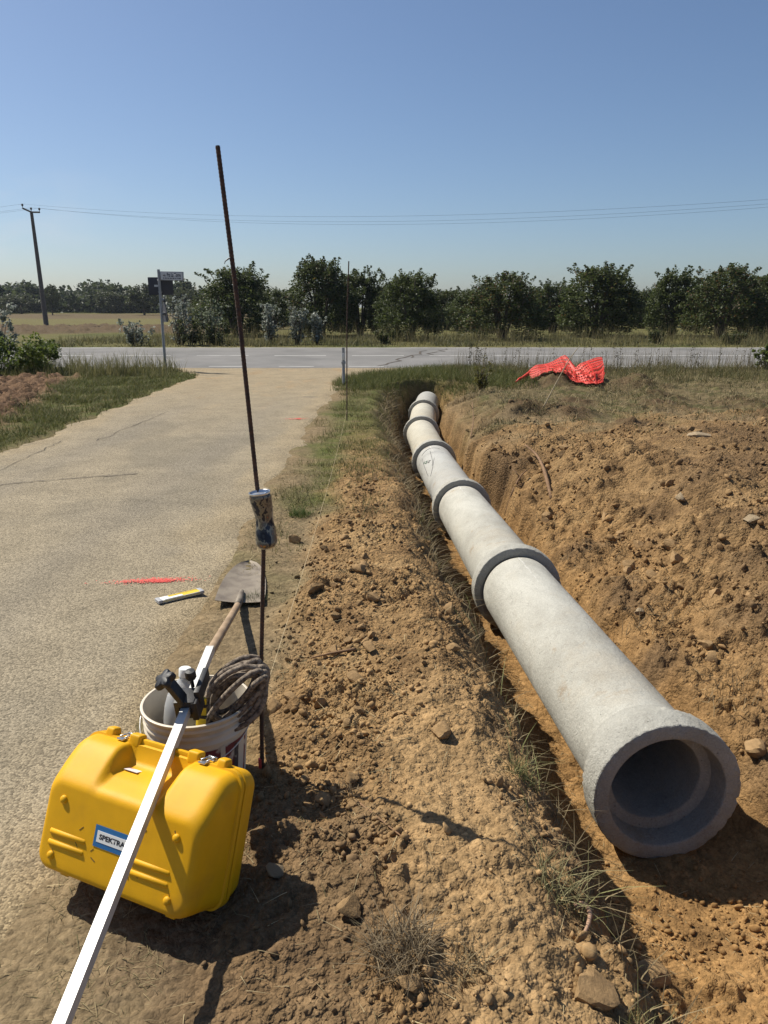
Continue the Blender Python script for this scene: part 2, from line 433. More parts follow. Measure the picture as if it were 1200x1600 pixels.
def concrete(name, base, dark, warm, pit=1.0):
    m = bpy.data.materials.new(name); m.use_nodes = True
    nt = m.node_tree; L = nt.links.new; N = nt.nodes.new
    p = nt.nodes['Principled BSDF']; p.inputs['Roughness'].default_value = 0.92; p.inputs['Specular IOR Level'].default_value = 0.15
    tc = N('ShaderNodeTexCoord')
    def noise(scale, det=6, rough=0.6, sc3=None):
        q = N('ShaderNodeTexNoise'); q.inputs['Scale'].default_value = scale; q.inputs['Detail'].default_value = det; q.inputs['Roughness'].default_value = rough
        if sc3:
            mp = N('ShaderNodeMapping'); mp.inputs['Scale'].default_value = sc3; L(tc.outputs['Object'], mp.inputs[0]); L(mp.outputs[0], q.inputs['Vector'])
        else: L(tc.outputs['Object'], q.inputs['Vector'])
        return q.outputs[0]
    def rng_(x, a, b, c=0.0, d=1.0):
        q = N('ShaderNodeMapRange'); q.inputs['From Min'].default_value = a; q.inputs['From Max'].default_value = b; q.inputs['To Min'].default_value = c; q.inputs['To Max'].default_value = d
        L(x, q.inputs['Value']); return q.outputs[0]
    def mix(f, a, b, mode='MIX'):
        q = N('ShaderNodeMixRGB'); q.blend_type = mode
        if isinstance(f, float): q.inputs[0].default_value = f
        else: L(f, q.inputs[0])
        for k, w in ((1, a), (2, b)):
            if isinstance(w, tuple): q.inputs[k].default_value = (*w, 1)
            else: L(w, q.inputs[k])
        return q.outputs[0]
    c = mix(rng_(noise(2.2, 8, 0.7, (1, 0.6, 1)), 0.40, 0.70), base, dark)
    c = mix(rng_(noise(1.1, 7, 0.7), 0.50, 0.72, 0, 0.7), c, warm)
    c = mix(rng_(noise(26, 6, 0.75, (1, 0.45, 1)), 0.55, 0.75, 0, 0.55), c, tuple(v * 0.72 for v in dark))
    c = mix(rng_(noise(3.6, 8, 0.75), 0.60, 0.72, 0, 0.55), c, (0.30, 0.215, 0.125))      # smeared soil
    c = mix(1.0, c, rng_(noise(120, 4, 0.7), 0.3, 0.7, 0.80, 1.18), 'MULTIPLY')
    vo = N('ShaderNodeTexVoronoi'); vo.inputs['Scale'].default_value = 34; L(tc.outputs['Object'], vo.inputs['Vector'])
    hole = rng_(vo.outputs['Distance'], 0.06, 0.13)
    sp = N('ShaderNodeSeparateColor'); L(vo.outputs['Color'], sp.inputs[0])
    sel = rng_(sp.outputs[0], 0.70, 0.72)
    mx = N('ShaderNodeMath'); mx.operation = 'MAXIMUM'; L(hole, mx.inputs[0])
    inv = N('ShaderNodeMath'); inv.operation = 'SUBTRACT'; inv.inputs[0].default_value = 1.0; L(sel, inv.inputs[1]); L(inv.outputs[0], mx.inputs[1])
    c = mix(1.0, c, rng_(mx.outputs[0], 0, 1, 0.55, 1.0), 'MULTIPLY')
    L(c, p.inputs['Base Color'])
    b = N('ShaderNodeBump'); b.inputs['Distance'].default_value = 0.0032 * pit; L(noise(170, 6, 0.75), b.inputs['Height'])
    b2 = N('ShaderNodeBump'); b2.inputs['Distance'].default_value = 0.007 * pit; L(noise(38, 5, 0.7), b2.inputs['Height'])
    b3 = N('ShaderNodeBump'); b3.inputs['Distance'].default_value = 0.004; L(mx.outputs[0], b3.inputs['Height'])
    L(b.outputs[0], b2.inputs['Normal']); L(b2.outputs[0], b3.inputs['Normal']); L(b3.outputs[0], p.inputs['Normal'])
    return m


M_CONC = concrete('concrete', (0.48, 0.47, 0.42), (0.315, 0.303, 0.265), (0.41, 0.36, 0.28))
M_CONC2 = concrete('concrete_bell', (0.44, 0.43, 0.385), (0.30, 0.288, 0.25), (0.38, 0.325, 0.25), 1.7)
M_CONC3 = concrete('concrete_warm', (0.49, 0.465, 0.39), (0.39, 0.365, 0.30), (0.45, 0.385, 0.28), 0.8)
M_CONCG = concrete('concrete_grey', (0.42, 0.42, 0.40), (0.34, 0.335, 0.31), (0.40, 0.37, 0.32), 0.6)
M_NET = mat('orange_net', (0.66, 0.042, 0.022), 0.55, var=0.15, scale=4, trans=0.18)
M_PAINT = mat('road_paint', (0.52, 0.51, 0.48), 0.7, color2=(0.30, 0.29, 0.28), scale=3, edge=(0.45, 0.7))
M_SPRAY = mat('spray_paint', (0.72, 0.085, 0.065), 0.7)
M_GALV = mat('galvanised_post', (0.30, 0.31, 0.32), 0.55, metal=0.3, var=0.15, scale=10)
M_SIGNBACK = mat('sign_back', (0.045, 0.045, 0.055), 0.6)
M_SIGNFACE = mat('sign_face', (0.62, 0.62, 0.60), 0.5)
M_SIGNTEXT = mat('sign_letters', (0.03, 0.03, 0.05), 0.6)
M_WOODPOLE = mat('weathered_pole', (0.13, 0.115, 0.10), 0.9, var=0.2, scale=4)
M_WIRE = mat('wire', (0.16, 0.18, 0.20), 0.6)
M_HANDLE = mat('ash_handle', (0.34, 0.235, 0.14), 0.7, color2=(0.24, 0.16, 0.09), scale=9, edge=(0.4, 0.65), bump=0.0008, bscale=120)
M_BLADEST = mat('worn_shovel_steel', (0.24, 0.20, 0.15), 0.65, metal=0.2, color2=(0.12, 0.092, 0.07), scale=9, edge=(0.42, 0.72), bump=0.0015, bscale=80)
M_CRACK = mat('crack_dark', (0.075, 0.06, 0.045), 0.95)
M_STRING = mat('string', (0.50, 0.40, 0.24), 0.8)


def soil_material():
    m = bpy.data.materials.new('soil'); m.use_nodes = True
    nt = m.node_tree; L = nt.links.new
    p = nt.nodes['Principled BSDF']; p.inputs['Roughness'].default_value = 0.97
    p.inputs['Specular IOR Level'].default_value = 0.08
    N = nt.nodes.new
    tc = N('ShaderNodeTexCoord')
    a = N('ShaderNodeAttribute'); a.attribute_name = 'col'
    lo = N('ShaderNodeAttribute'); lo.attribute_name = 'loose'
    dn = N('ShaderNodeTexNoise'); dn.inputs['Scale'].default_value = 30; dn.inputs['Detail'].default_value = 3
    L(tc.outputs['Object'], dn.inputs['Vector'])
    vm = N('ShaderNodeVectorMath'); vm.operation = 'MULTIPLY_ADD'; vm.inputs[1].default_value = (0.022, 0.022, 0.022)
    L(dn.outputs['Color'], vm.inputs[0]); L(tc.outputs['Object'], vm.inputs[2])
    def vor(scale):
        v = N('ShaderNodeTexVoronoi'); v.inputs['Scale'].default_value = scale
        L(vm.outputs[0], v.inputs['Vector']); return v
    def mth(op, x, y):
        q = N('ShaderNodeMath'); q.operation = op
        for k, w in enumerate((x, y)):
            if isinstance(w, (int, float)): q.inputs[k].default_value = w
            else: L(w, q.inputs[k])
        return q.outputs[0]
    v1 = vor(42); v2 = vor(105)
    nz = N('ShaderNodeTexNoise'); nz.inputs['Scale'].default_value = 160; nz.inputs['Detail'].default_value = 5
    L(tc.outputs['Object'], nz.inputs['Vector'])
    big = N('ShaderNodeTexNoise'); big.inputs['Scale'].default_value = 9; big.inputs['Detail'].default_value = 6; big.inputs['Roughness'].default_value = 0.65
    L(tc.outputs['Object'], big.inputs['Vector'])
    h = mth('ADD', mth('MULTIPLY', v1.outputs['Distance'], -0.013), mth('MULTIPLY', v2.outputs['Distance'], -0.006))
    h = mth('MULTIPLY', h, mth('ADD', 0.40, mth('MULTIPLY', lo.outputs['Fac'], 0.9)))
    h = mth('ADD', h, mth('MULTIPLY', nz.outputs[0], 0.0022))
    b = N('ShaderNodeBump'); b.inputs['Distance'].default_value = 1.0; b.inputs['Strength'].default_value = 0.85
    L(h, b.inputs['Height']); L(b.outputs[0], p.inputs['Normal'])
    c1 = N('ShaderNodeSeparateColor'); L(v1.outputs['Color'], c1.inputs[0])
    c2 = N('ShaderNodeSeparateColor'); L(v2.outputs['Color'], c2.inputs[0])
    f = mth('MULTIPLY', mth('ADD', 0.84, mth('MULTIPLY', c1.outputs[0], 0.32)), mth('ADD', 0.82, mth('MULTIPLY', c2.outputs[1], 0.36)))
    mr = N('ShaderNodeMapRange'); mr.inputs['From Min'].default_value = 0.3; mr.inputs['From Max'].default_value = 0.7
    mr.inputs['To Min'].default_value = 0.70; mr.inputs['To Max'].default_value = 1.28
    L(big.outputs[0], mr.inputs['Value'])
    f = mth('MULTIPLY', f, mr.outputs[0])
    mul = N('ShaderNodeMixRGB'); mul.blend_type = 'MULTIPLY'; mul.inputs[0].default_value = 1
    L(a.outputs['Color'], mul.inputs[1]); L(f, mul.inputs[2]); L(mul.outputs[0], p.inputs['Base Color'])
    return m


M_SOIL = soil_material()


def lane_material():
    m = bpy.data.materials.new('dusty_asphalt'); m.use_nodes = True
    nt = m.node_tree; L = nt.links.new
    p = nt.nodes['Principled BSDF']; p.inputs['Roughness'].default_value = 0.93
    p.inputs['Specular IOR Level'].default_value = 0.15
    tc = nt.nodes.new('ShaderNodeTexCoord')
    a = nt.nodes.new('ShaderNodeAttribute'); a.attribute_name = 'col'
    vo = nt.nodes.new('ShaderNodeTexVoronoi'); vo.inputs['Scale'].default_value = 125
    L(tc.outputs['Object'], vo.inputs['Vector'])
    hs = nt.nodes.new('ShaderNodeSeparateColor'); L(vo.outputs['Color'], hs.inputs[0])
    mr = nt.nodes.new('ShaderNodeMapRange'); mr.inputs['To Min'].default_value = 0.58; mr.inputs['To Max'].default_value = 1.45
    L(hs.outputs[0], mr.inputs['Value'])
    nz = nt.nodes.new('ShaderNodeTexNoise'); nz.inputs['Scale'].default_value = 2.2; nz.inputs['Detail'].default_value = 9
    nz.inputs['Roughness'].default_value = 0.7
    L(tc.outputs['Object'], nz.inputs['Vector'])
    mr2 = nt.nodes.new('ShaderNodeMapRange'); mr2.inputs['From Min'].default_value = 0.3; mr2.inputs['From Max'].default_value = 0.7
    mr2.inputs['To Min'].default_value = 0.82; mr2.inputs['To Max'].default_value = 1.16
    L(nz.outputs[0], mr2.inputs['Value'])
    mm = nt.nodes.new('ShaderNodeMath'); mm.operation = 'MULTIPLY'
    L(mr.outputs[0], mm.inputs[0]); L(mr2.outputs[0], mm.inputs[1])
    mul = nt.nodes.new('ShaderNodeMixRGB'); mul.blend_type = 'MULTIPLY'; mul.inputs[0].default_value = 1
    L(a.outputs['Color'], mul.inputs[1]); L(mm.outputs[0], mul.inputs[2])
    L(mul.outputs[0], p.inputs['Base Color'])
    b = nt.nodes.new('ShaderNodeBump'); b.inputs['Distance'].default_value = 0.0035; b.inputs['Strength'].default_value = 0.8
    L(vo.outputs['Distance'], b.inputs['Height']); b.invert = True
    L(b.outputs[0], p.inputs['Normal'])
    return m


M_LANE = lane_material()
M_ROAD = mat('road_asphalt', (0.195, 0.188, 0.180), 0.9, color2=(0.16, 0.156, 0.15), scale=0.5, edge=(0.4, 0.65), var=0.10, bump=0.004, bscale=60, spec=0.2)


# ------------------------------------------------------------------ mesh helpers
def link(o, parent=None):
    COL.objects.link(o)
    if parent is not None:
        o.parent = parent
    return o


def tag(o, label=None, cat=None, group=None, kind=None):
    if label: o['label'] = label
    if cat: o['category'] = cat
    if group: o['group'] = group
    if kind: o['kind'] = kind
    return o


def empty(name, loc=(0, 0, 0), rot=None, label=None, cat=None, group=None):
    e = bpy.data.objects.new(name, None)
    e.empty_display_size = 0.1
    e.location = loc
    if rot is not None:
        e.rotation_euler = rot
    link(e)
    return tag(e, label, cat, group)


def np_mesh(name, V, Fq, col=None, smooth=False):
    """V (n,3); Fq (m,3) or (m,4)"""
    me = bpy.data.meshes.new(name)
    V = np.ascontiguousarray(V, dtype=np.float32); Fq = np.ascontiguousarray(Fq, dtype=np.int32)
    k = Fq.shape[1]
    me.vertices.add(len(V)); me.vertices.foreach_set('co', V.ravel())
    me.loops.add(Fq.size); me.loops.foreach_set('vertex_index', Fq.ravel())
    me.polygons.add(len(Fq)); me.polygons.foreach_set('loop_start', np.arange(0, Fq.size, k, dtype=np.int32))
    if smooth:
        me.polygons.foreach_set('use_smooth', np.ones(len(Fq), dtype=bool))
    me.update(calc_edges=True)
    if col is not None:
        at = me.color_attributes.new('col', 'FLOAT_COLOR', 'POINT')
        c4 = np.ones((len(V), 4), np.float32); c4[:, :3] = col
        at.data.foreach_set('color', c4.ravel())
    return me


class G:
    """collects shapes for ONE mesh"""
    def __init__(s):
        s.v = []; s.f = []

    def add(s, vs, fs):
        n = len(s.v)
        s.v += [tuple(v) for v in vs]
        s.f += [tuple(i + n for i in f) for f in fs]
        return s

    def box(s, c, d, rot=None, taper=1.0):
        x, y, z = [a / 2 for a in d]
        P = [Vector((sx * x * (taper if sz > 0 else 1), sy * y * (taper if sz > 0 else 1), sz * z)) for sz in (-1, 1) for sy in (-1, 1) for sx in (-1, 1)]
        if rot is not None:
            mt = rot if isinstance(rot, Matrix) else Euler(rot).to_matrix()
            P = [mt @ p for p in P]
        c = Vector(c)
        return s.add([p + c for p in P], [(0, 2, 3, 1), (4, 5, 7, 6), (0, 1, 5, 4), (2, 6, 7, 3), (0, 4, 6, 2), (1, 3, 7, 5)])

    def tube(s, pts, rad, seg=8, cap=True, closed=False):
        pts = [Vector(p) for p in pts]
        n = len(pts)
        if not hasattr(rad, '__len__'):
            rad = [rad] * n
        vs = []; fs = []
        up = None
        for i, p in enumerate(pts):
            a = pts[(i - 1) % n] if (closed or i > 0) else p
            b = pts[(i + 1) % n] if (closed or i < n - 1) else p
            t = (b - a)
            if t.length < 1e-9: t = Vector((0, 0, 1))
            t.normalize()
            if up is None:
                up = t.orthogonal().normalized()
            up = (up - t * up.dot(t))
            up = up.normalized() if up.length > 1e-6 else t.orthogonal().normalized()
            w = t.cross(up)
            for k in range(seg):
                an = 2 * math.pi * k / seg
                vs.append(p + (up * math.cos(an) + w * math.sin(an)) * rad[i])
        m = n if closed else n - 1
        for i in range(m):
            j = (i + 1) % n
            for k in range(seg):
                k2 = (k + 1) % seg
                fs.append((i * seg + k, i * seg + k2, j * seg + k2, j * seg + k))
        if cap and not closed:
            fs.append(tuple(range(seg - 1, -1, -1)))
            fs.append(tuple((n - 1) * seg + k for k in range(seg)))
        return s.add(vs, fs)

    def lathe(s, prof, seg=32, axis='Z', fn=None, closed=False):
        """prof: (r, z) list"""
        vs = []; fs = []
        n = len(prof)
        for r, z in prof:
            for k in range(seg):
                a = 2 * math.pi * k / seg
                p = Vector((r * math.cos(a), r * math.sin(a), z))
                if axis == 'Y':
                    p = Vector((p.x, p.z, p.y))
                if fn: p = fn(p)
                vs.append(p)
        for i in range(n if closed else n - 1):
            j = (i + 1) % n
            for k in range(seg):
                k2 = (k + 1) % seg
                f = (i * seg + k, i * seg + k2, j * seg + k2, j * seg + k)
                fs.append(f if axis == 'Z' else f[::-1])
        if not closed:
            if prof[0][0] > 1e-6: pass
        return s.add(vs, fs)

    def mesh(s, name, smooth=False):
        me = bpy.data.meshes.new(name)
        me.from_pydata(s.v, [], s.f)
        me.validate(); me.update()
        if smooth:
            for p in me.polygons: p.use_smooth = True
        return me

    def obj(s, name, m, parent=None, smooth=False, bevel=0.0, bseg=2, autos=None):
        me = s.mesh(name, smooth)
        if bevel > 0:
            bm = bmesh.new(); bm.from_mesh(me)
            bmesh.ops.remove_doubles(bm, verts=bm.verts, dist=1e-6)
            es = [e for e in bm.edges if len(e.link_faces) == 2 and e.calc_face_angle(0) > R(25)]
            bmesh.ops.bevel(bm, geom=es, offset=bevel, segments=bseg, affect='EDGES', profile=0.6)
            bm.to_mesh(me); bm.free()
            for p in me.polygons: p.use_smooth = True
            me.set_sharp_from_angle(angle=R(40))
        elif autos:
            me.set_sharp_from_angle(angle=R(autos))
        me.materials.append(m)
        return link(bpy.data.objects.new(name, me), parent)


def text_mesh(body, size, align='CENTER', offset=0.0, shear=0.0):
    cu = bpy.data.curves.new('lettering', 'FONT')
    cu.body = body; cu.size = size; cu.align_x = align; cu.align_y = 'CENTER'
    cu.offset = offset; cu.shear = shear; cu.resolution_u = 3
    o = bpy.data.objects.new('lettering', cu)
    COL.objects.link(o)
    dg = bpy.context.evaluated_depsgraph_get()
    me = bpy.data.meshes.new_from_object(o.evaluated_get(dg))
    bpy.data.objects.remove(o)
    return me


# ------------------------------------------------------------------ ground sheet
def build_ground():
    ys = [-60, -30, -15, -8, -4, -2, -1, -0.4]
    y = 0.0
    while y < 1800:
        ys.append(y)
        if y < 0.7: st = 0.05
        elif y < 20: st = 0.0033 * (y + 0.35)
        elif y < 32: st = 0.09
        elif y < 75: st = 0.008 * y
        else: st = 0.05 * y
        y += st
    ys = np.array(ys)
    u = list(np.arange(-0.60, 0.64, 0.0034))
    s = 0.0034
    lo = u[0]; hi = u[-1]
    left = []; right = []
    while hi < 9:
        s *= 1.12; hi += s; lo -= s
        right.append(hi); left.append(lo)
    us = np.array(left[::-1] + u + right)
    wy = np.maximum(ys, 0.55) + 0.35
    X = us[None, :] * wy[:, None]
    Y = np.repeat(ys[:, None], len(us), 1)
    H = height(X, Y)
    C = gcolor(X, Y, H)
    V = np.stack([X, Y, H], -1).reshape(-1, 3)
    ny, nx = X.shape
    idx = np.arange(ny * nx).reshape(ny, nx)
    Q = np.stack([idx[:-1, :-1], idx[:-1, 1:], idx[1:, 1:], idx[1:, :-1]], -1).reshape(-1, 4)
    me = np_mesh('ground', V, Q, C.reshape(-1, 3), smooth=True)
    at = me.attributes.new('loose', 'FLOAT', 'POINT')
    mk = masks(X, Y); lo = np.maximum(mk['loose'] * (1 - 0.5 * mk['trod']) * (0.25 + 0.75 * mk['t']), mk['plough']).astype(np.float32).ravel()
    at.data.foreach_set('value', np.ascontiguousarray(lo))
    me.materials.append(M_SOIL)
    o = link(bpy.data.objects.new('ground', me))
    tag(o, 'bare ochre earth and dry verge around the open trench', kind='structure')
    return o


build_ground()


def build_lane():
    ys = np.concatenate([np.arange(-12, 0, 0.5), np.arange(0, 22.6, 0.07)])
    s = np.linspace(-0.12, 1.12, 120)
    L_ = lane_left(ys)[:, None]; R_ = lane_right(ys)[:, None]
    wx = R_ - L_
    X = L_ - 0.35 + (wx + 0.7) * ((s + 0.12) / 1.24)[None, :]
    Y = np.repeat(ys[:, None], X.shape[1], 1)
    e = np.minimum(X - L_, R_ - X)                       # distance inside the edge
    Z = 0.002 - 0.055 * sstep(0.10, -0.32, e + 0.16 * fbm(X, Y, 0.7, 4, 131)) + 0.004 * fbm(X, Y, 1.4, 2, 133) * sstep(0, 0.4, e)
    Z = Z - 0.02 * sstep(21.75, 22.3, Y)
    n = fbm(X, Y * 0.5, 1.3, 4, 135); n2 = fbm(X, Y * 0.35, 0.45, 3, 137)
    C = np.zeros(X.shape + (3,)); C[:] = (0.250, 0.209, 0.145)
    def lay(rgb, w):
        w = np.clip(w, 0, 1)[..., None]; C[:] = C * (1 - w) + np.array(rgb) * w
    lay((0.205, 0.175, 0.126), sstep(-0.1, 0.6, n))
    lay((0.280, 0.223, 0.140), sstep(0.45, 0.0, e + 0.22 * n2) * 0.8)          # dust at the sides
    lay((0.280, 0.222, 0.140), sstep(10, 19, Y + 2 * n) * 0.75)
    for tx in (-3.55, -2.05):
        lay((0.195, 0.170, 0.132), np.exp(-((X - tx + 0.12 * np.sin(Y * 0.35) + 0.1 * n2) / 0.26) ** 2) * 0.45 * sstep(16, 11, Y))
    lay((0.17, 0.145, 0.11), sstep(0.75, 1.15, fbm(X, Y, 0.9, 4, 139)) * 0.6)
    lay((0.30, 0.212, 0.118), sstep(14, 20, Y + 3 * n2) * sstep(0.2, 0.8, n2 + n * .5) * 0.6)
    lay((0.24, 0.18, 0.10), sstep(0.15, -0.1, e + 0.1 * n2) * sstep(6, 3, Y) * 0.7)
    ny, nx = X.shape
    idx = np.arange(ny * nx).reshape(ny, nx)
    Q = np.stack([idx[:-1, :-1], idx[:-1, 1:], idx[1:, 1:], idx[1:, :-1]], -1).reshape(-1, 4)
    me = np_mesh('lane', np.stack([X, Y, Z], -1).reshape(-1, 3), Q, C.reshape(-1, 3), smooth=True)
    me.materials.append(M_LANE)
    o = link(bpy.data.objects.new('lane', me))
    tag(o, 'dusty tan asphalt lane running up to the main road', kind='structure')

    def strip(name, pts, w, m, z=0.008):
        g = G(); P = [Vector((p[0], p[1], z)) for p in pts]
        vs = []
        for i, p in enumerate(P):
            t = (P[min(i + 1, len(P) - 1)] - P[max(i - 1, 0)]).normalized()
            nrm = Vector((-t.y, t.x, 0))
            ww = w * random.uniform(0.3, 1.0)
            vs += [p + nrm * ww, p - nrm * ww]
        g.add(vs, [(2 * i, 2 * i + 1, 2 * i + 3, 2 * i + 2) for i in range(len(P) - 1)])
        return g.obj(name, m, o)
    # cracks in the old surface
    def wiggle(a, b, n, amp):
        a = Vector(a); b = Vector(b)
        d = (b - a); nr = Vector((-d.y, d.x)).normalized()
        return [a.lerp(b, k / n) + nr * (amp * random.gauss(0, 1) * (0 < k < n)) for k in range(n + 1)]
    A = gp(-30, 762); B = gp(60, 752); Cc = gp(215, 741)
    strip('crack', wiggle(A.xy, B.xy, 14, 0.012) + wiggle(B.xy, Cc.xy, 22, 0.014)[1:], 0.011, M_CRACK)
    A = gp(-20, 745); B = gp(95, 690)
    strip('crack', wiggle(A.xy, B.xy, 20, 0.02), 0.006, M_CRACK)
    A = gp(150, 690); B = gp(260, 645)
    strip('crack', wiggle(A.xy, B.xy, 16, 0.03), 0.007, M_CRACK)
    # red survey paint sprayed on the dust
    def spray(cx, cy, lx, ly, n, seed, dens):
        rr = np.random.default_rng(seed); g = G()
        for k in range(n):
            x = cx + rr.normal(0, lx) ; y = cy + rr.normal(0, ly) + 0.12 * (x - cx)
            if k < dens: x = cx + lx * 0.5 + rr.normal(0, lx * 0.22); y = cy + rr.normal(0, ly * 0.7)
            r = rr.uniform(0.0012, 0.0055)
            a0 = rr.uniform(0, 6)
            P = [Vector((x + r * math.cos(a0 + q) * rr.uniform(.6, 1.2), y + r * math.sin(a0 + q) * rr.uniform(.6, 1.2), 0.0075 + 0.000002 * k)) for q in (0, 1.25, 2.5, 3.75, 5.0)]
            g.add(P, [(0, 1, 2, 3, 4)])
        return g.obj('spray_mark', M_SPRAY, o)
    c = gp(237, 909); spray(c.x, c.y, 0.12, 0.020, 1700, 3, 700)
    c = gp(462, 655); spray(c.x, c.y, 0.09, 0.04, 900, 4, 400)
    return o


lane = build_lane()


def build_road():
    xs = np.concatenate([np.arange(-300, -30, 6), np.arange(-30, 40, 0.5), np.arange(40, 320, 6)])
    ys = np.linspace(ROAD_N - 0.35, ROAD_F + 0.35, 26)
    X, Y = np.meshgrid(xs, ys)
    e = np.minimum(Y - ROAD_N, ROAD_F - Y) + 0.10 * fbm(X, Y, 1.2, 3, 141)
    Z = 0.20 * (Y - ROAD_N) / (ROAD_F - ROAD_N) + 0.004 - 0.06 * sstep(0.05, -0.3, e)
    ny, nx = X.shape
    idx = np.arange(ny * nx).reshape(ny, nx)
    Q = np.stack([idx[:-1, :-1], idx[:-1, 1:], idx[1:, 1:], idx[1:, :-1]], -1).reshape(-1, 4)
    me = np_mesh('country_road', np.stack([X, Y, Z], -1).reshape(-1, 3), Q, smooth=True)
    me.materials.append(M_ROAD)
    o = link(bpy.data.objects.new('country_road', me))
    tag(o, 'grey asphalt country road crossing behind the trench', kind='structure')

    def line(name, x0, x1, y, w):
        g = G()
        z0 = 0.20 * (y - w / 2 - ROAD_N) / (ROAD_F - ROAD_N) + 0.010; z1 = 0.20 * (y + w / 2 - ROAD_N) / (ROAD_F - ROAD_N) + 0.010
        n = max(1, int((x1 - x0) / 8))
        for k in range(n):
            a = x0 + (x1 - x0) * k / n; b = x0 + (x1 - x0) * (k + 1) / n
            g.add([(a, y - w / 2, z0), (b, y - w / 2, z0), (b, y + w / 2, z1), (a, y + w / 2, z1)], [(0, 1, 2, 3)])
        return g.obj(name, M_PAINT, o)
    line('edge_line', -280, 280, ROAD_F - 0.28, 0.14)
    line('edge_line', -280, -9.0, ROAD_N + 0.35, 0.12)
    line('edge_line', 3.2, 280, ROAD_N + 0.35, 0.12)
    yc = 25.7
    x = -24.0
    while x < 3.0:
        line('centre_dash', x, x + 1.7, yc, 0.12); x += 2.55
    line('centre_line', 3.6, 280, yc, 0.12)
    x = -7.0
    while x < 2.0:
        line('junction_dash', x, x + 1.0, ROAD_N + 0.35, 0.12); x += 2.0
    # cracks
    def crack(a, b, n, amp, w):
        a = Vector(a); b = Vector(b); vs = []
        g = G()
        for k in range(n + 1):
            p = a.lerp(b, k / n) + Vector((random.gauss(0, amp), random.gauss(0, amp * .3)))
            z = 0.20 * (p.y - ROAD_N) / (ROAD_F - ROAD_N) + 0.012
            vs += [(p.x - w, p.y, z), (p.x + w, p.y, z)]
        g.add(vs, [(2 * k, 2 * k + 1, 2 * k + 3, 2 * k + 2) for k in range(n)])
        g.obj('crack', M_CRACK, o)
    crack((-0.2, 22.4), (1.5, 27.8), 14, 0.12, 0.035)
    crack((0.9, 25.0), (2.4, 28.6), 10, 0.12, 0.03)
    return o


build_road()


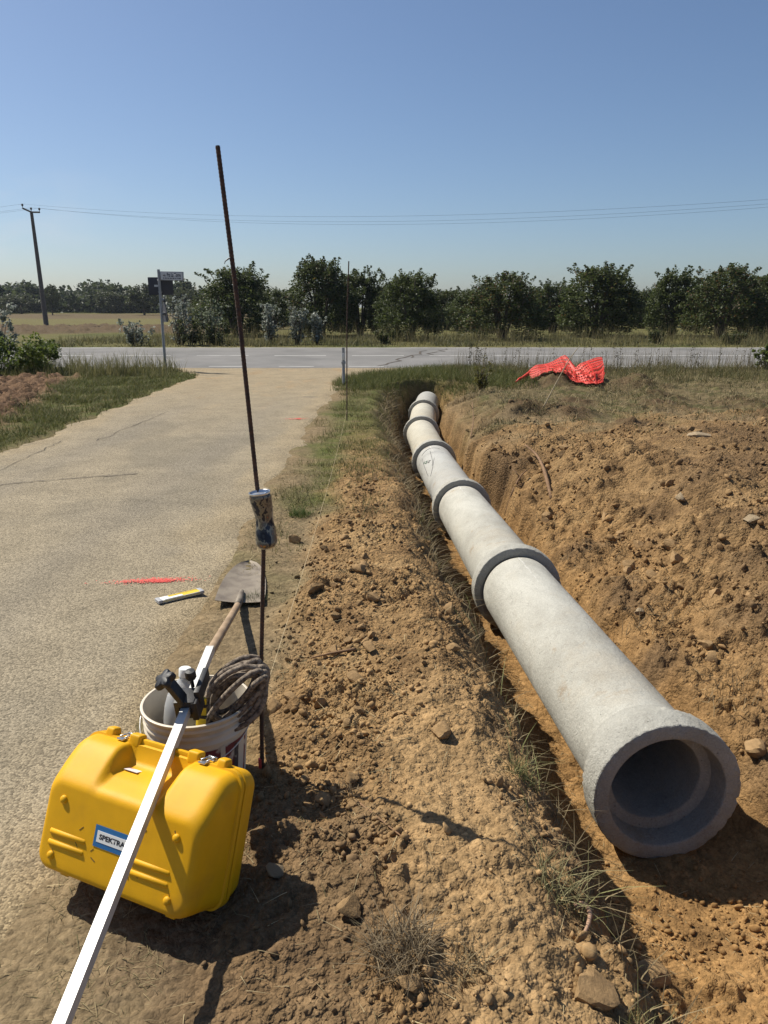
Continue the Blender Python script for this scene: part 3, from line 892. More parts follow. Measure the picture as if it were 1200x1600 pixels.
# ------------------------------------------------------------------ concrete pipes
def build_pipes():
    labels = ['nearest concrete pipe, its open socket facing the viewer',
              'second concrete pipe from the open end of the pipeline',
              'third concrete pipe, with green and black pen marks near its socket',
              'fourth concrete pipe from the open end of the pipeline',
              'fifth concrete pipe, short in view before the line bends right',
              'farthest concrete pipe, ending at the head of the trench']
    bodies = [M_CONC, M_CONC, M_CONCG, M_CONC3, M_CONC3, M_CONCG]
    for k in range(6):
        a = Vector(JOINTS[k]); b = Vector(JOINTS[k + 1])
        Ld = (b - a).length
        q = (b - a).to_track_quat('Y', 'Z')
        e = empty('concrete_pipe', a, None, labels[k], 'pipe', 'concrete pipes laid in the trench')
        e.rotation_mode = 'QUATERNION'; e.rotation_quaternion = q
        end = Ld + 0.075 if k < 5 else Ld
        # barrel runs from behind the socket into the next pipe's socket
        g = G()
        prof = [(BARREL_R, 0.13)] + [(BARREL_R, 0.13 + (end - 0.225) * j / 12) for j in range(1, 13)] + [(BARREL_R - 0.004, end - 0.088), (0.243, end - 0.086), (0.243, end - 0.003), (0.240, end), (BORE_R, end)]
        prof += [(BORE_R, end + (0.13 - end) * j / 4) for j in range(1, 5)]
        def wob(p, kk=k):
            r = math.hypot(p.x, p.z)
            if r > 0.265:
                s = 1 + 0.004 * float(pn(np.array([math.atan2(p.z, p.x) * 2.0 + 9]), np.array([p.y * 2.0 + kk * 5]), 3)[0])
                p = Vector((p.x * s, p.y, p.z * s))
            return p
        g.lathe(prof, 72, 'Y', wob)
        g.obj('barrel', bodies[k], e, smooth=True, autos=35)
        # the bell: collar, chipped lip, inner socket
        g = G()
        seg = 120
        sd_ = 200 + k
        prof = [(BARREL_R + 0.001, 0.300), (BARREL_R + 0.012, 0.262), (BELL_R - 0.028, 0.190), (BELL_R - 0.006, 0.158), (BELL_R, 0.13), (BELL_R + .002, 0.09), (BELL_R + 0.001, 0.05),
                (BELL_R, 0.022), (BELL_R, 0.006), (BELL_R - 0.003, 0.0015), (BELL_R - 0.006, 0.0), (BELL_R - 0.02, 0.0), (SOCKET_R + 0.012, 0.0), (SOCKET_R + 0.004, 0.003), (SOCKET_R, 0.008), (SOCKET_R - 0.010, 0.07),
                (SOCKET_R - 0.012, 0.108), (BORE_R + 0.02, 0.118), (BORE_R + 0.004, 0.122), (BORE_R, 0.130)]
        def chip(p):
            r = math.hypot(p.x, p.z); an = math.atan2(p.z, p.x)
            if r > SOCKET_R + 0.03:
                n = float(fbm(np.array([an * 9.0]), np.array([p.y * 30.0 + sd_]), 1.0, 3, sd_)[0])
                n0 = float(fbm(np.array([an * 16.0]), np.array([sd_ * 1.0]), 1.0, 3, sd_ + 7)[0])
                amp = 0.0025 + 0.005 * (p.y < 0.025)
                s = 1 - max(0, n) * amp / r - (0.006 * max(0, n0 - 0.2) / r if p.y < 0.02 else 0)
                y = p.y + (0.012 * max(0, n0) if (p.y < 0.025 and r > BELL_R - 0.02) else 0) + (0.022 * n0 if 0.15 < p.y < 0.29 else 0)
                p = Vector((p.x * s, y, p.z * s))
            return p
        g.lathe(prof, seg, 'Y', chip)
        g.obj('bell', M_CONC2, e, smooth=True, autos=28)
        if k in (0, 1, 2, 3):      # pale streak of cement along the top at the spigot end
            g = G(); a0 = 1.62 + 0.12 * k; L0 = end - 0.10
            vs = []; n = 22
            for j in range(n + 1):
                u = L0 - (0.75 - 0.1 * k) * j / n; an = a0 + 0.015 * math.sin(j * 1.3 + k); hw = (0.020 + 0.012 * math.sin(j * 2.1)) * (1 - 0.85 * j / n)
                for q_ in (-hw, hw): vs.append(((BARREL_R + 0.0022) * math.cos(an + q_), u, (BARREL_R + 0.0022) * math.sin(an + q_)))
            g.add(vs, [(2 * j, 2 * j + 1, 2 * j + 3, 2 * j + 2) for j in range(n)])
            g.obj('cement_streak', mat('cement_streak', (0.62, 0.61, 0.57), 0.9, color2=(0.46, 0.45, 0.41), scale=14, edge=(0.4, 0.6)), e)
        if k == 2:      # pen marks
            def on(u, th, rr=BARREL_R + 0.002):
                return Vector((rr * math.cos(th), u, rr * math.sin(th)))
            def stroke(name, uv, w, m):
                g = G(); g.tube([on(u, t) for u, t in uv], w, 4); g.obj(name, m, e)
            mg = mat('green_ink', (0.02, 0.10, 0.05), 0.6)
            # the arcs of a saw or marker, and a few written strokes
            T = math.pi
            # (u along the pipe, angle from +x, top = pi/2)
            for (u0, t0, u1, t1, bow) in ((2.35, 2.55, 1.35, 2.75, 0.25), (2.45, 2.0, 1.55, 2.3, -0.2), (2.55, 2.5, 2.5, 1.45, 0.1), (1.9, 2.0, 1.2, 2.62, -0.1)):
                stroke('pen_mark', [(u0 + (u1 - u0) * s / 14 + bow * math.sin(math.pi * s / 14), t0 + (t1 - t0) * s / 14) for s in range(15)], 0.0028, M_INK)
            for i in range(5):
                u = 2.05 - 0.05 * i; t = 2.62 - 0.07 * i
                stroke('pen_mark', [(u, t), (u + 0.07 * (-1) ** i, t - 0.05), (u + 0.02, t - 0.11)], 0.006, mg if i < 3 else M_INK)


build_pipes()


# ------------------------------------------------------------------ the yellow case
def build_case():
    W, H, D = 0.565, 0.378, 0.255
    tilt = R(22)
    bl = Vector((-1.002, 1.855, 0)); br = Vector((-0.522, 1.635, 0))
    fx = (br - bl).normalized()
    back = Vector((-fx.y, fx.x, 0))
    if back.y < 0: back = -back
    mid = (bl + br) / 2
    # local axes: X along the width, Y from front to back, Z up the case; turned about its lower rear edge
    zaxis = Vector((0, 0, 1)) * math.cos(tilt) + back * math.sin(tilt)
    yaxis = back * math.cos(tilt) - Vector((0, 0, 1)) * math.sin(tilt)
    mt = Matrix((fx, yaxis, zaxis)).transposed()
    org = mid.copy(); org.z = D * math.sin(tilt) + 0.002
    e = empty('equipment_case', org, mt.to_euler(), 'yellow plastic equipment case leaning back against the bucket', 'case')

    def outline(ins, top, bot, rad, n=10, rec=0.0):
        x0, x1 = -W / 2 + ins, W / 2 - ins
        z0, z1 = bot, H - top
        pts = []
        rad = min(rad, (z1 - z0) / 2.2)
        for cx, cz, a0 in ((x1 - rad, z0 + rad, -90), (x1 - rad, z1 - rad, 0), (x0 + rad, z1 - rad, 90), (x0 + rad, z0 + rad, 180)):
            for k in range(n + 1):
                a = R(a0 + 90 * k / n)
                pts.append([cx + rad * math.cos(a), cz + rad * math.sin(a)])
            if a0 == 0:      # dense points along the top
                for k in range(1, 48):
                    pts.append([(x1 - rad) + ((x0 + rad) - (x1 - rad)) * k / 48, z1])
        if rec > 0:
            for p in pts:
                u = abs(p[0])
                s = float(sstep(0.122, 0.092, u))
                lim = H - rec
                if p[1] > lim - 0.0:
                    p[1] = p[1] * (1 - s) + min(p[1], lim) * s
        return pts

    def loft(rings, cap):
        g = G(); vs = []; n = len(rings[0][1])
        for y, pts in rings:
            vs += [(p[0], y, p[1]) for p in pts]
        fs = []
        for i in range(len(rings) - 1):
            for k in range(n):
                k2 = (k + 1) % n
                fs.append((i * n + k, (i + 1) * n + k, (i + 1) * n + k2, i * n + k2))
        g.add(vs, fs)
        return g, n, len(rings)

    def fill(g, base, pts, y, flip, inset_steps=3):
        """close the end with shrinking rings so the shading stays clean"""
        cx = sum(p[0] for p in pts) / len(pts); cz = sum(p[1] for p in pts) / len(pts)
        n = len(pts); prev = base
        for s in (0.9, 0.6, 0.25):
            st = len(g.v)
            g.v += [(cx + (p[0] - cx) * s, y, cz + (p[1] - cz) * s) for p in pts]
            for k in range(n):
                k2 = (k + 1) % n
                f = (prev + k, st + k, st + k2, prev + k2)
                g.f.append(f if not flip else f[::-1])
            prev = st
        f = tuple(prev + k for k in range(n))
        g.f.append(f[::-1] if not flip else f)
    ys = 0.160          # the seam
    # front shell: sloped shoulders, deep grip recess at the top centre
    rings = []
    for y, ins, top, bot, rad, rec in ((ys - 0.002, 0.000, 0.000, 0.000, 0.045, 0.0), (ys - 0.004, -0.003, -0.003, -0.003, 0.047, 0.0), (ys - 0.018, -0.003, -0.003, -0.003, 0.047, 0.004),
                                       (ys - 0.020, 0.003, 0.003, 0.003, 0.045, 0.045), (ys - 0.028, 0.004, 0.004, 0.004, 0.045, 0.058), (ys - 0.045, 0.005, 0.006, 0.005, 0.045, 0.063),
                                       (0.100, 0.007, 0.010, 0.006, 0.045, 0.066), (0.088, 0.008, 0.016, 0.007, 0.045, 0.070), (0.072, 0.009, 0.031, 0.008, 0.045, 0.076), (0.055, 0.010, 0.050, 0.009, 0.045, 0.084),
                                       (0.036, 0.012, 0.073, 0.010, 0.045, 0.096), (0.020, 0.014, 0.092, 0.012, 0.045, 0.103), (0.010, 0.018, 0.104, 0.016, 0.044, 0.110), (0.004, 0.023, 0.113, 0.021, 0.043, 0.117), (0.001, 0.029, 0.120, 0.027, 0.041, 0.124), (0.0, 0.036, 0.127, 0.034, 0.038, 0.131)):
        rings.append((y, outline(ins, top, bot, rad, rec=rec)))
    g, n, m = loft(rings, None)
    fill(g, (m - 1) * n, rings[-1][1], 0.0, False)
    front = g.obj('front_shell', M_YELLOW, e, smooth=True)
    rings = []
    for y, ins, top, bot, rad in ((ys + 0.002, 0.0, 0.0, 0.0, 0.045), (ys + 0.003, -0.003, -0.003, -0.003, 0.047), (ys + 0.016, -0.003, -0.003, -0.003, 0.047), (ys + 0.018, 0.003, 0.003, 0.003, 0.045),
                                  (ys + 0.055, 0.008, 0.008, 0.006, 0.045), (D - 0.016, 0.014, 0.014, 0.010, 0.045), (D - 0.006, 0.021, 0.021, 0.016, 0.044), (D, 0.035, 0.035, 0.03, 0.04)):
        rings.append((y, outline(ins, top, bot, rad)))
    g, n, m = loft(rings, None)
    g.f = [f[::-1] for f in g.f]
    g.f = [f[::-1] for f in g.f]
    fill(g, (m - 1) * n, rings[-1][1], D, False)
    backs = g.obj('rear_shell', M_YELLOW, e, smooth=True)
    for o in (front, backs):
        bm = bmesh.new(); bm.from_mesh(o.data); bmesh.ops.recalc_face_normals(bm, faces=bm.faces); bm.to_mesh(o.data); bm.free()
        o.data.set_sharp_from_angle(angle=R(50))
    # moulded ribs: two long bars lower left and lower right
    def bar(x0, x1, z, y):
        g = G()
        g.tube([(x0, y, z), (x0 + 0.006, y - 0.002, z), (x1 - 0.006, y - 0.002, z), (x1, y, z)], [0.003, 0.0085, 0.0085, 0.003], 10)
        return g
    for (x0, x1, z) in ((-0.232, -0.095, 0.122), (-0.232, -0.095, 0.092), (0.060, 0.200, 0.122), (0.060, 0.200, 0.092)):
        bar(x0, x1, z, 0.0055).obj('rib', M_YELLOW, front, smooth=True)
    for (x, z) in ((-0.200, 0.215), (0.200, 0.215), (-0.210, 0.058), (0.205, 0.056)):
        g = G(); g.lathe([(0.0001, -0.008), (0.006, -0.0075), (0.0105, -0.005), (0.012, 0.0), (0.012, 0.006)], 20, 'Y')
        g.v = [(v[0] + x, v[1], v[2] + z) for v in g.v]
        g.obj('boss', M_YELLOW, front, smooth=True)
    # sticker with lettering
    g = G(); g.box((-0.005, -0.0012, 0.152), (0.128, 0.001, 0.058)); lab = g.obj('label', M_BLUE, e)
    g = G(); g.box((-0.005, -0.0022, 0.152), (0.108, 0.001, 0.030)); g.obj('label_panel', M_WHITE, lab)
    tm = text_mesh('SPEKTRA', 0.0185, offset=0.0007, shear=0.0)
    for v in tm.vertices:
        v.co = Vector((v.co.x * 1.22 - 0.005, -0.0031, v.co.y + 0.152))
    tm.materials.append(M_INK)
    link(bpy.data.objects.new('lettering', tm), lab)
    # scuffs on the shell
    rs_ = random.Random(31)
    for k in range(11):
        g = G(); x = rs_.uniform(-0.21, 0.21); z = rs_.uniform(0.05, 0.23)
        g.box((x, -0.0004, z), (rs_.uniform(0.001, 0.003), 0.0008, rs_.uniform(0.004, 0.018)), (0, rs_.uniform(-1.2, 1.2), 0))
        g.obj('scuff', mat('scuff', (0.16, 0.09, 0.02), 0.8), front)
    # carrying handle bridging the recess, with blocks at both ends
    g = G()
    g.box((0, ys - 0.001, H + 0.001), (0.215, 0.020, 0.024))
    hd = g.obj('handle', M_YELLOW, e, bevel=0.005)
    for s in (-1, 1):
        g = G(); g.box((s * 0.108, ys - 0.002, H + 0.003), (0.042, 0.034, 0.040)); g.obj('handle_block', M_YELLOW, hd, bevel=0.008, bseg=3)
        g = G(); g.box((s * 0.205, ys, H + 0.008), (0.038, 0.040, 0.030), taper=0.8); g.obj('corner_block', M_YELLOW, e, bevel=0.008, bseg=3)
        # draw latch
        lt = G(); lt.box((s * 0.150, ys - 0.020, H + 0.002), (0.024, 0.026, 0.006)); lt.box((s * 0.150, ys + 0.018, H + 0.003), (0.026, 0.022, 0.006))
        lo = lt.obj('latch', M_STEEL, e, bevel=0.0015)
        g = G(); g.tube([(s * 0.150 - 0.010, ys - 0.022, H + 0.008), (s * 0.150 - 0.010, ys + 0.016, H + 0.011), (s * 0.150 + 0.010, ys + 0.016, H + 0.011), (s * 0.150 + 0.010, ys - 0.022, H + 0.008)], 0.0022, 6)
        g.tube([(s * 0.150 - 0.014, ys + 0.020, H + 0.010), (s * 0.150 + 0.014, ys + 0.020, H + 0.010)], 0.004, 8)
        g.obj('latch_bail', M_STEEL, lo, smooth=True)
        g = G(); g.box((s * 0.190, ys - 0.06, -0.001), (0.030, 0.110, 0.012)); g.obj('foot', M_YELLOW, e, bevel=0.002)
    g = G(); g.box((-0.060, 0.105, H - 0.0640), (0.048, 0.032, 0.0012)); g.obj('paper_sticker', mat('paper_sticker', (0.72, 0.66, 0.64), 0.6, color2=(0.6, 0.3, 0.28), scale=60, edge=(0.55, 0.65)), e)
    return e, mt, org


case, CASE_M, CASE_O = build_case()

# ------------------------------------------------------------------ bucket and what stands in it
BX, BY = -0.650, 2.40
BZ = hz(BX, BY) - 0.008
BH = 0.340 - BZ


def build_bucket():
    e = empty('bucket', (BX, BY, BZ), (0, 0, 0), 'grubby white plastic bucket with ridged rim, behind the yellow case', 'bucket')
    RT, RB = 0.180, 0.150
    def r(z): return RB + (RT - RB) * z / BH
    prof = [(0.001, 0.002), (RB - 0.008, 0.0), (RB, 0.008)]
    for z in (0.06, 0.12, 0.18): prof.append((r(z), z))
    z0 = BH - 0.085
    prof += [(r(z0), z0), (r(z0) + 0.007, z0 + 0.003), (r(z0) + 0.007, z0 + 0.008), (r(z0) + 0.001, z0 + 0.012),
             (r(z0) + 0.001, z0 + 0.026), (r(z0) + 0.008, z0 + 0.029), (r(z0) + 0.008, z0 + 0.034), (r(z0) + 0.002, z0 + 0.038),
             (r(z0) + 0.003, z0 + 0.052), (r(z0) + 0.009, z0 + 0.055), (r(z0) + 0.009, z0 + 0.060), (r(z0) + 0.004, z0 + 0.064),
             (RT + 0.003, BH - 0.010), (RT + 0.006, BH - 0.007), (RT + 0.006, BH - 0.002), (RT + 0.002, BH), (RT - 0.003, BH - 0.001),
             (RT - 0.004, BH - 0.02), (r(z0) - 0.004, z0), (RB - 0.004, 0.02), (0.001, 0.012)]
    g = G(); g.lathe(prof, 72)
    g.obj('shell', M_PAIL, e, smooth=True, autos=60)
    # printed label, wrapped on the lower wall
    def patch(a0, a1, z0_, z1_, m, name, off=0.0015, parent=e):
        g = G(); n = 16; vs = []
        for k in range(n + 1):
            a = a0 + (a1 - a0) * k / n
            for z in (z0_, z1_):
                rr = r(z) + off
                vs.append((rr * math.cos(a), rr * math.sin(a), z))
        g.add(vs, [(2 * k, 2 * k + 2, 2 * k + 3, 2 * k + 1) for k in range(n)])
        return g.obj(name, m, parent)
    lb = patch(R(-88), R(-8), 0.06, 0.245, M_PAILRED, 'label')
    patch(R(-52), R(-46), 0.05, 0.25, M_PAIL, 'label_stripe', 0.003, lb)
    patch(R(-33), R(-27), 0.07, 0.235, M_DARKPRINT, 'label_stripe', 0.003, lb)
    patch(R(-26), R(-14), 0.07, 0.235, M_PAIL, 'label_stripe', 0.003, lb)
    # wire bail folded down, with its ears
    pts = []
    for k in range(25):
        a = R(180 + 180 * k / 24)
        pts.append(((RT + 0.012) * math.cos(a), (RT + 0.012) * math.sin(a), BH - 0.050 - 0.10 * math.sin(-a) ** 1))
    g = G(); g.tube(pts, 0.0022, 6); g.obj('bail', M_STEEL, e, smooth=True)
    for s in (-1, 1):
        g = G(); g.box((s * (RT + 0.004), 0, BH - 0.050), (0.020, 0.030, 0.034)); g.obj('ear', M_PAIL, e, bevel=0.004)
    return e


build_bucket()


def build_jug():
    base = Vector((BX - 0.070, BY + 0.010, BZ + 0.075))
    top = base + Vector((0.030, 0.02, 0.36)).normalized() * 0.36
    ax = (top - base).normalized()
    q = ax.to_track_quat('Z', 'Y')
    e = empty('plastic_jug', base, None, 'cloudy plastic jug with white cap standing in the bucket', 'jug')
    e.rotation_mode = 'QUATERNION'; e.rotation_quaternion = q
    m = bpy.data.materials.new('cloudy_plastic'); m.use_nodes = True
    p = m.node_tree.nodes['Principled BSDF']
    p.inputs['Base Color'].default_value = (0.62, 0.63, 0.63, 1); p.inputs['Roughness'].default_value = 0.35
    p.inputs['Transmission Weight'].default_value = 0.45; p.inputs['IOR'].default_value = 1.3
    g = G(); g.lathe([(0.001, 0), (0.06, 0), (0.068, 0.01), (0.068, 0.07), (0.066, 0.075), (0.066, 0.085), (0.068, 0.09), (0.068, 0.20), (0.066, 0.24), (0.058, 0.28), (0.044, 0.31), (0.026, 0.333), (0.018, 0.342), (0.018, 0.36), (0.001, 0.361)], 40)
    g.obj('body', m, e, smooth=True)
    g = G(); g.lathe([(0.001, 0.352), (0.0215, 0.352), (0.0215, 0.378), (0.019, 0.381), (0.001, 0.381)], 24); g.obj('cap', M_WHITE, e, smooth=True, autos=40)


build_jug()


def build_rope():
    rnd = random.Random(5)
    c = Vector((BX + 0.142, BY - 0.02, 0.365))
    e1 = Vector((0.60, 0.20, 0.60)).normalized()          # the long way of the coil
    nrm = Vector((0.42, -0.75, 0.38)); nrm = (nrm - e1 * nrm.dot(e1)).normalized()
    e2 = nrm.cross(e1).normalized()
    loops = 10; per = 60
    pts = []
    for i in range(loops * per + 1):
        t = i / per
        a = 2 * math.pi * t
        k = int(t)
        ra = 0.122 + 0.028 * math.sin(k * 2.3 + 0.5) + 0.010 * math.sin(a * 0.5 + k)
        rb = 0.060 + 0.032 * math.sin(k * 1.7 + 1.0)
        off = (k + (t - k)) * 0.015 - loops * 0.015 / 2
        p = c + e1 * (ra * math.cos(a)) + e2 * (rb * math.sin(a)) + nrm * (off + 0.012 * math.sin(a + k * 1.3))
        # bundled together low down on the left
        s = 0.5 - 0.5 * math.cos(a)
        p = p - nrm * off * 0.35 * s
        pts.append(p)
    # smooth out the radius jumps
    for _ in range(10):
        pts = [pts[0]] + [(pts[i - 1] + pts[i] * 2 + pts[i + 1]) / 4 for i in range(1, len(pts) - 1)] + [pts[-1]]
    tail = [pts[-1] + Vector((-0.03, 0.03, -0.05)), pts[-1] + Vector((-0.09, 0.05, -0.13)), pts[-1] + Vector((-0.15, 0.04, -0.22))]
    pts = pts + tail
    loc = Vector((BX + 0.1, BY, 0.3))
    g = G(); rad = [0.0096 + 0.0002 * math.sin(i * 1.9) for i in range(len(pts))]
    g.tube([p - loc for p in pts], rad, 10)
    o = g.obj('rope_coil', M_ROPE, None, smooth=True)
    o.location = loc
    tag(o, 'coil of thick grey-brown rope hanging over the bucket rim', 'rope')


build_rope()

# ------------------------------------------------------------------ aluminium staff and its clamp
ST_A = dp(100, 1590, 1.545)
ST_B = dp(329, 1014, 2.70)
ST_D = (ST_B - ST_A).normalized()


def build_staff():
    a = ST_A - ST_D * ((ST_A.z - 0.02) / ST_D.z)       # its near end rests on the ground
    Ld = (ST_B - a).length
    w, h = 0.027, 0.027
    # local: Y along the staff, Z up
    y = ST_D; z = Vector((0.0, 0, 1)); z = (z - y * z.dot(y)).normalized(); x = y.cross(z)
    roll = Matrix.Rotation(R(-3), 3, 'Y')
    mt = Matrix((x, y, z)).transposed() @ roll
    e = empty('measuring_staff', a, mt.to_euler(), 'square white aluminium staff laid across the yellow case', 'staff')
    t = 0.0022
    g = G()
    P = [(-w / 2, -h / 2), (w / 2, -h / 2), (w / 2, h / 2), (-w / 2, h / 2)]
    Pi = [(-w / 2 + t, -h / 2 + t), (w / 2 - t, -h / 2 + t), (w / 2 - t, h / 2 - t), (-w / 2 + t, h / 2 - t)]
    vs = []
    for yy in (0, Ld):
        vs += [(p[0], yy, p[1]) for p in P]
    fs = [(k, (k + 1) % 4, 4 + (k + 1) % 4, 4 + k) for k in range(4)]
    vs += [(p[0], Ld, p[1]) for p in Pi] + [(p[0], Ld - 0.25, p[1]) for p in Pi]
    fs += [(4 + k, 4 + (k + 1) % 4, 8 + (k + 1) % 4, 8 + k) for k in range(4)]
    fs += [(8 + k, 8 + (k + 1) % 4, 12 + (k + 1) % 4, 12 + k) for k in range(4)] + [(12, 13, 14, 15), (3, 2, 1, 0)]
    g.add(vs, fs)
    o = g.obj('tube', M_ALU, e)
    bm = bmesh.new(); bm.from_mesh(o.data); bmesh.ops.recalc_face_normals(bm, faces=bm.faces)
    bm.to_mesh(o.data); bm.free()
    # clamp with star knob
    cpos = Ld - 0.30
    c = empty('staff_clamp', a + ST_D * cpos, mt.to_euler(), 'black plastic clamp with star knob gripping the aluminium staff', 'clamp')
    g = G()
    g.box((0, 0, h / 2 + 0.012), (0.062, 0.075, 0.022)); g.box((0, 0, -h / 2 - 0.010), (0.062, 0.060, 0.018))
    g.box((0.029, 0.0, 0.0), (0.020, 0.080, 0.066)); g.box((-0.029, 0, 0), (0.016, 0.060, 0.060))
    g.obj('body', M_BLACK, c, bevel=0.004)
    g = G(); g.box((0.034, 0.055, 0.030), (0.018, 0.130, 0.046)); g.obj('side_arm', M_BLACK, c, bevel=0.004)
    g = G(); g.box((-0.022, -0.018, 0.062), (0.018, 0.044, 0.095), (0, R(-26), 0)); g.obj('upright', M_BLACK, c, bevel=0.004)
    # star knob, axis tipped to the upper left
    kd = Vector((-0.42, -0.22, 0.88)).normalized(); q = kd.to_track_quat('Z', 'Y').to_matrix()
    g = G(); n = 60; vs = []; fs = []
    prof = [(0.35, 0.0), (0.9, 0.001), (1.0, 0.006), (1.0, 0.018), (0.9, 0.023), (0.5, 0.026), (0.02, 0.027)]
    for rr, zz in prof:
        for k in range(n):
            an = 2 * math.pi * k / n
            rad = 0.031 * rr * (1 + (0.20 * math.cos(5 * an) if rr > 0.6 else 0))
            vs.append(q @ Vector((rad * math.cos(an), rad * math.sin(an), zz)) + Vector((-0.044, -0.02, 0.103)))
    for i in range(len(prof) - 1):
        for k in range(n):
            k2 = (k + 1) % n; fs.append((i * n + k, i * n + k2, (i + 1) * n + k2, (i + 1) * n + k))
    g.add(vs, fs); g.obj('star_knob', M_BLACK, c, smooth=True, autos=45)
    g = G(); g.lathe([(0.006, 0.0), (0.006, 0.03), (0.014, 0.032), (0.0175, 0.038), (0.0175, 0.055), (0.015, 0.062), (0.001, 0.064)], 28)
    g.v = [(v[0] + 0.004, v[1] + 0.055, v[2] + h / 2 + 0.012) for v in g.v]
    g.obj('round_knob', M_BLACK, c, smooth=True, autos=45)


build_staff()


def build_tool():
    # yellow and black striped bar standing in the bucket under the staff
    a = Vector((BX + 0.020, BY - 0.105, BZ + 0.10)); b = dp(315, 1092, 2.50)
    ax = (b - a); Ld = ax.length; q = ax.to_track_quat('Z', 'Y')
    e = empty('striped_tool', a, None, 'yellow tool with black stripes in the bucket, below the clamp', 'tool')
    e.rotation_mode = 'QUATERNION'; e.rotation_quaternion = q
    g = G(); g.box((0, 0, Ld / 2), (0.030, 0.016, Ld)); g.obj('body', M_YELLOW2, e, bevel=0.003)
    for k, z in enumerate((0.45, 0.62, 0.80, 0.93)):
        g = G(); g.box((0, 0, Ld * z), (0.0335, 0.0195, 0.016), (R(20), R(28), 0)); g.obj('stripe', M_BLACK, e)


build_tool()


# ------------------------------------------------------------------ reinforcing bars, can, string
def rebar(name, pts, rad, label, group, ribs=True, parts=True):
    pts = [Vector(p) for p in pts]
    base = pts[0].copy()
    # dense samples along the polyline
    seglen = [(pts[i + 1] - pts[i]).length for i in range(len(pts) - 1)]
    T = sum(seglen); n = int(T / 0.006) if ribs else 40
    S = np.cumsum([0] + seglen)
    arr = np.array([[*p] for p in pts])
    ss = np.linspace(0, T, n)
    P = np.stack([np.interp(ss, S, arr[:, k]) for k in range(3)], -1)
    for _ in range(30):
        P[1:-1] = (P[:-2] + 2 * P[1:-1] + P[2:]) / 4
    rr = [rad * (1.12 if (ribs and i % 2) else 1.0) for i in range(n)]
    g = G(); g.tube([Vector(p) - base for p in P], rr, 8)
    o = g.obj(name, M_RUST, None, smooth=False)
    o.location = base
    return tag(o, label, 'rebar', group)


b0 = Vector((-0.448, 2.47, 0)); b0.z = hz(b0.x, b0.y) - 0.10
RB = [b0, at_dist(408, 1050, 2.47), at_dist(412, 850, 2.48), at_dist(400, 745, 2.50), at_dist(372, 480, 2.54), at_dist(340, 228, 2.60)]
rebar('rebar', RB, 0.0070, 'tall rusty ribbed steel bar stuck upright beside the bucket, holding a can', 'steel marker bars')
b1 = gp(542, 657); b1.z = hz(b1.x, b1.y) - 0.1
rebar('rebar', [b1, at_dist(542, 640, b1.y), at_dist(542, 500, b1.y), at_dist(545, 408, b1.y)], 0.008, 'thin rusty steel bar standing in the grass strip, far one', 'steel marker bars')
# wisp of tape tied near the top of the near bar
g = G(); p0 = at_dist(363, 402, 2.555)
g.tube([Vector((0, 0, 0)), Vector((-0.012, 0, -0.004)), Vector((-0.022, -0.005, -0.012)), Vector((-0.026, 0, -0.02))], [0.002, 0.003, 0.002, 0.001], 5)
o = g.obj('wire_tie', M_WIRE, None); o.location = p0; tag(o, 'wisp of tie wire on the upper part of the near steel bar', 'wire tie')
# red paint at the foot of the bar
g = G(); fp = at_dist(408, 1205, 2.47)
g.tube([(0, 0, -0.045), (0, 0, 0.004)], [0.0086, 0.0086], 10); o = g.obj('paint_band', M_SPRAY, None); o.location = (fp.x, fp.y, hz(fp.x, fp.y) + 0.03)
tag(o, 'band of red paint round the foot of the near steel bar', 'paint band')


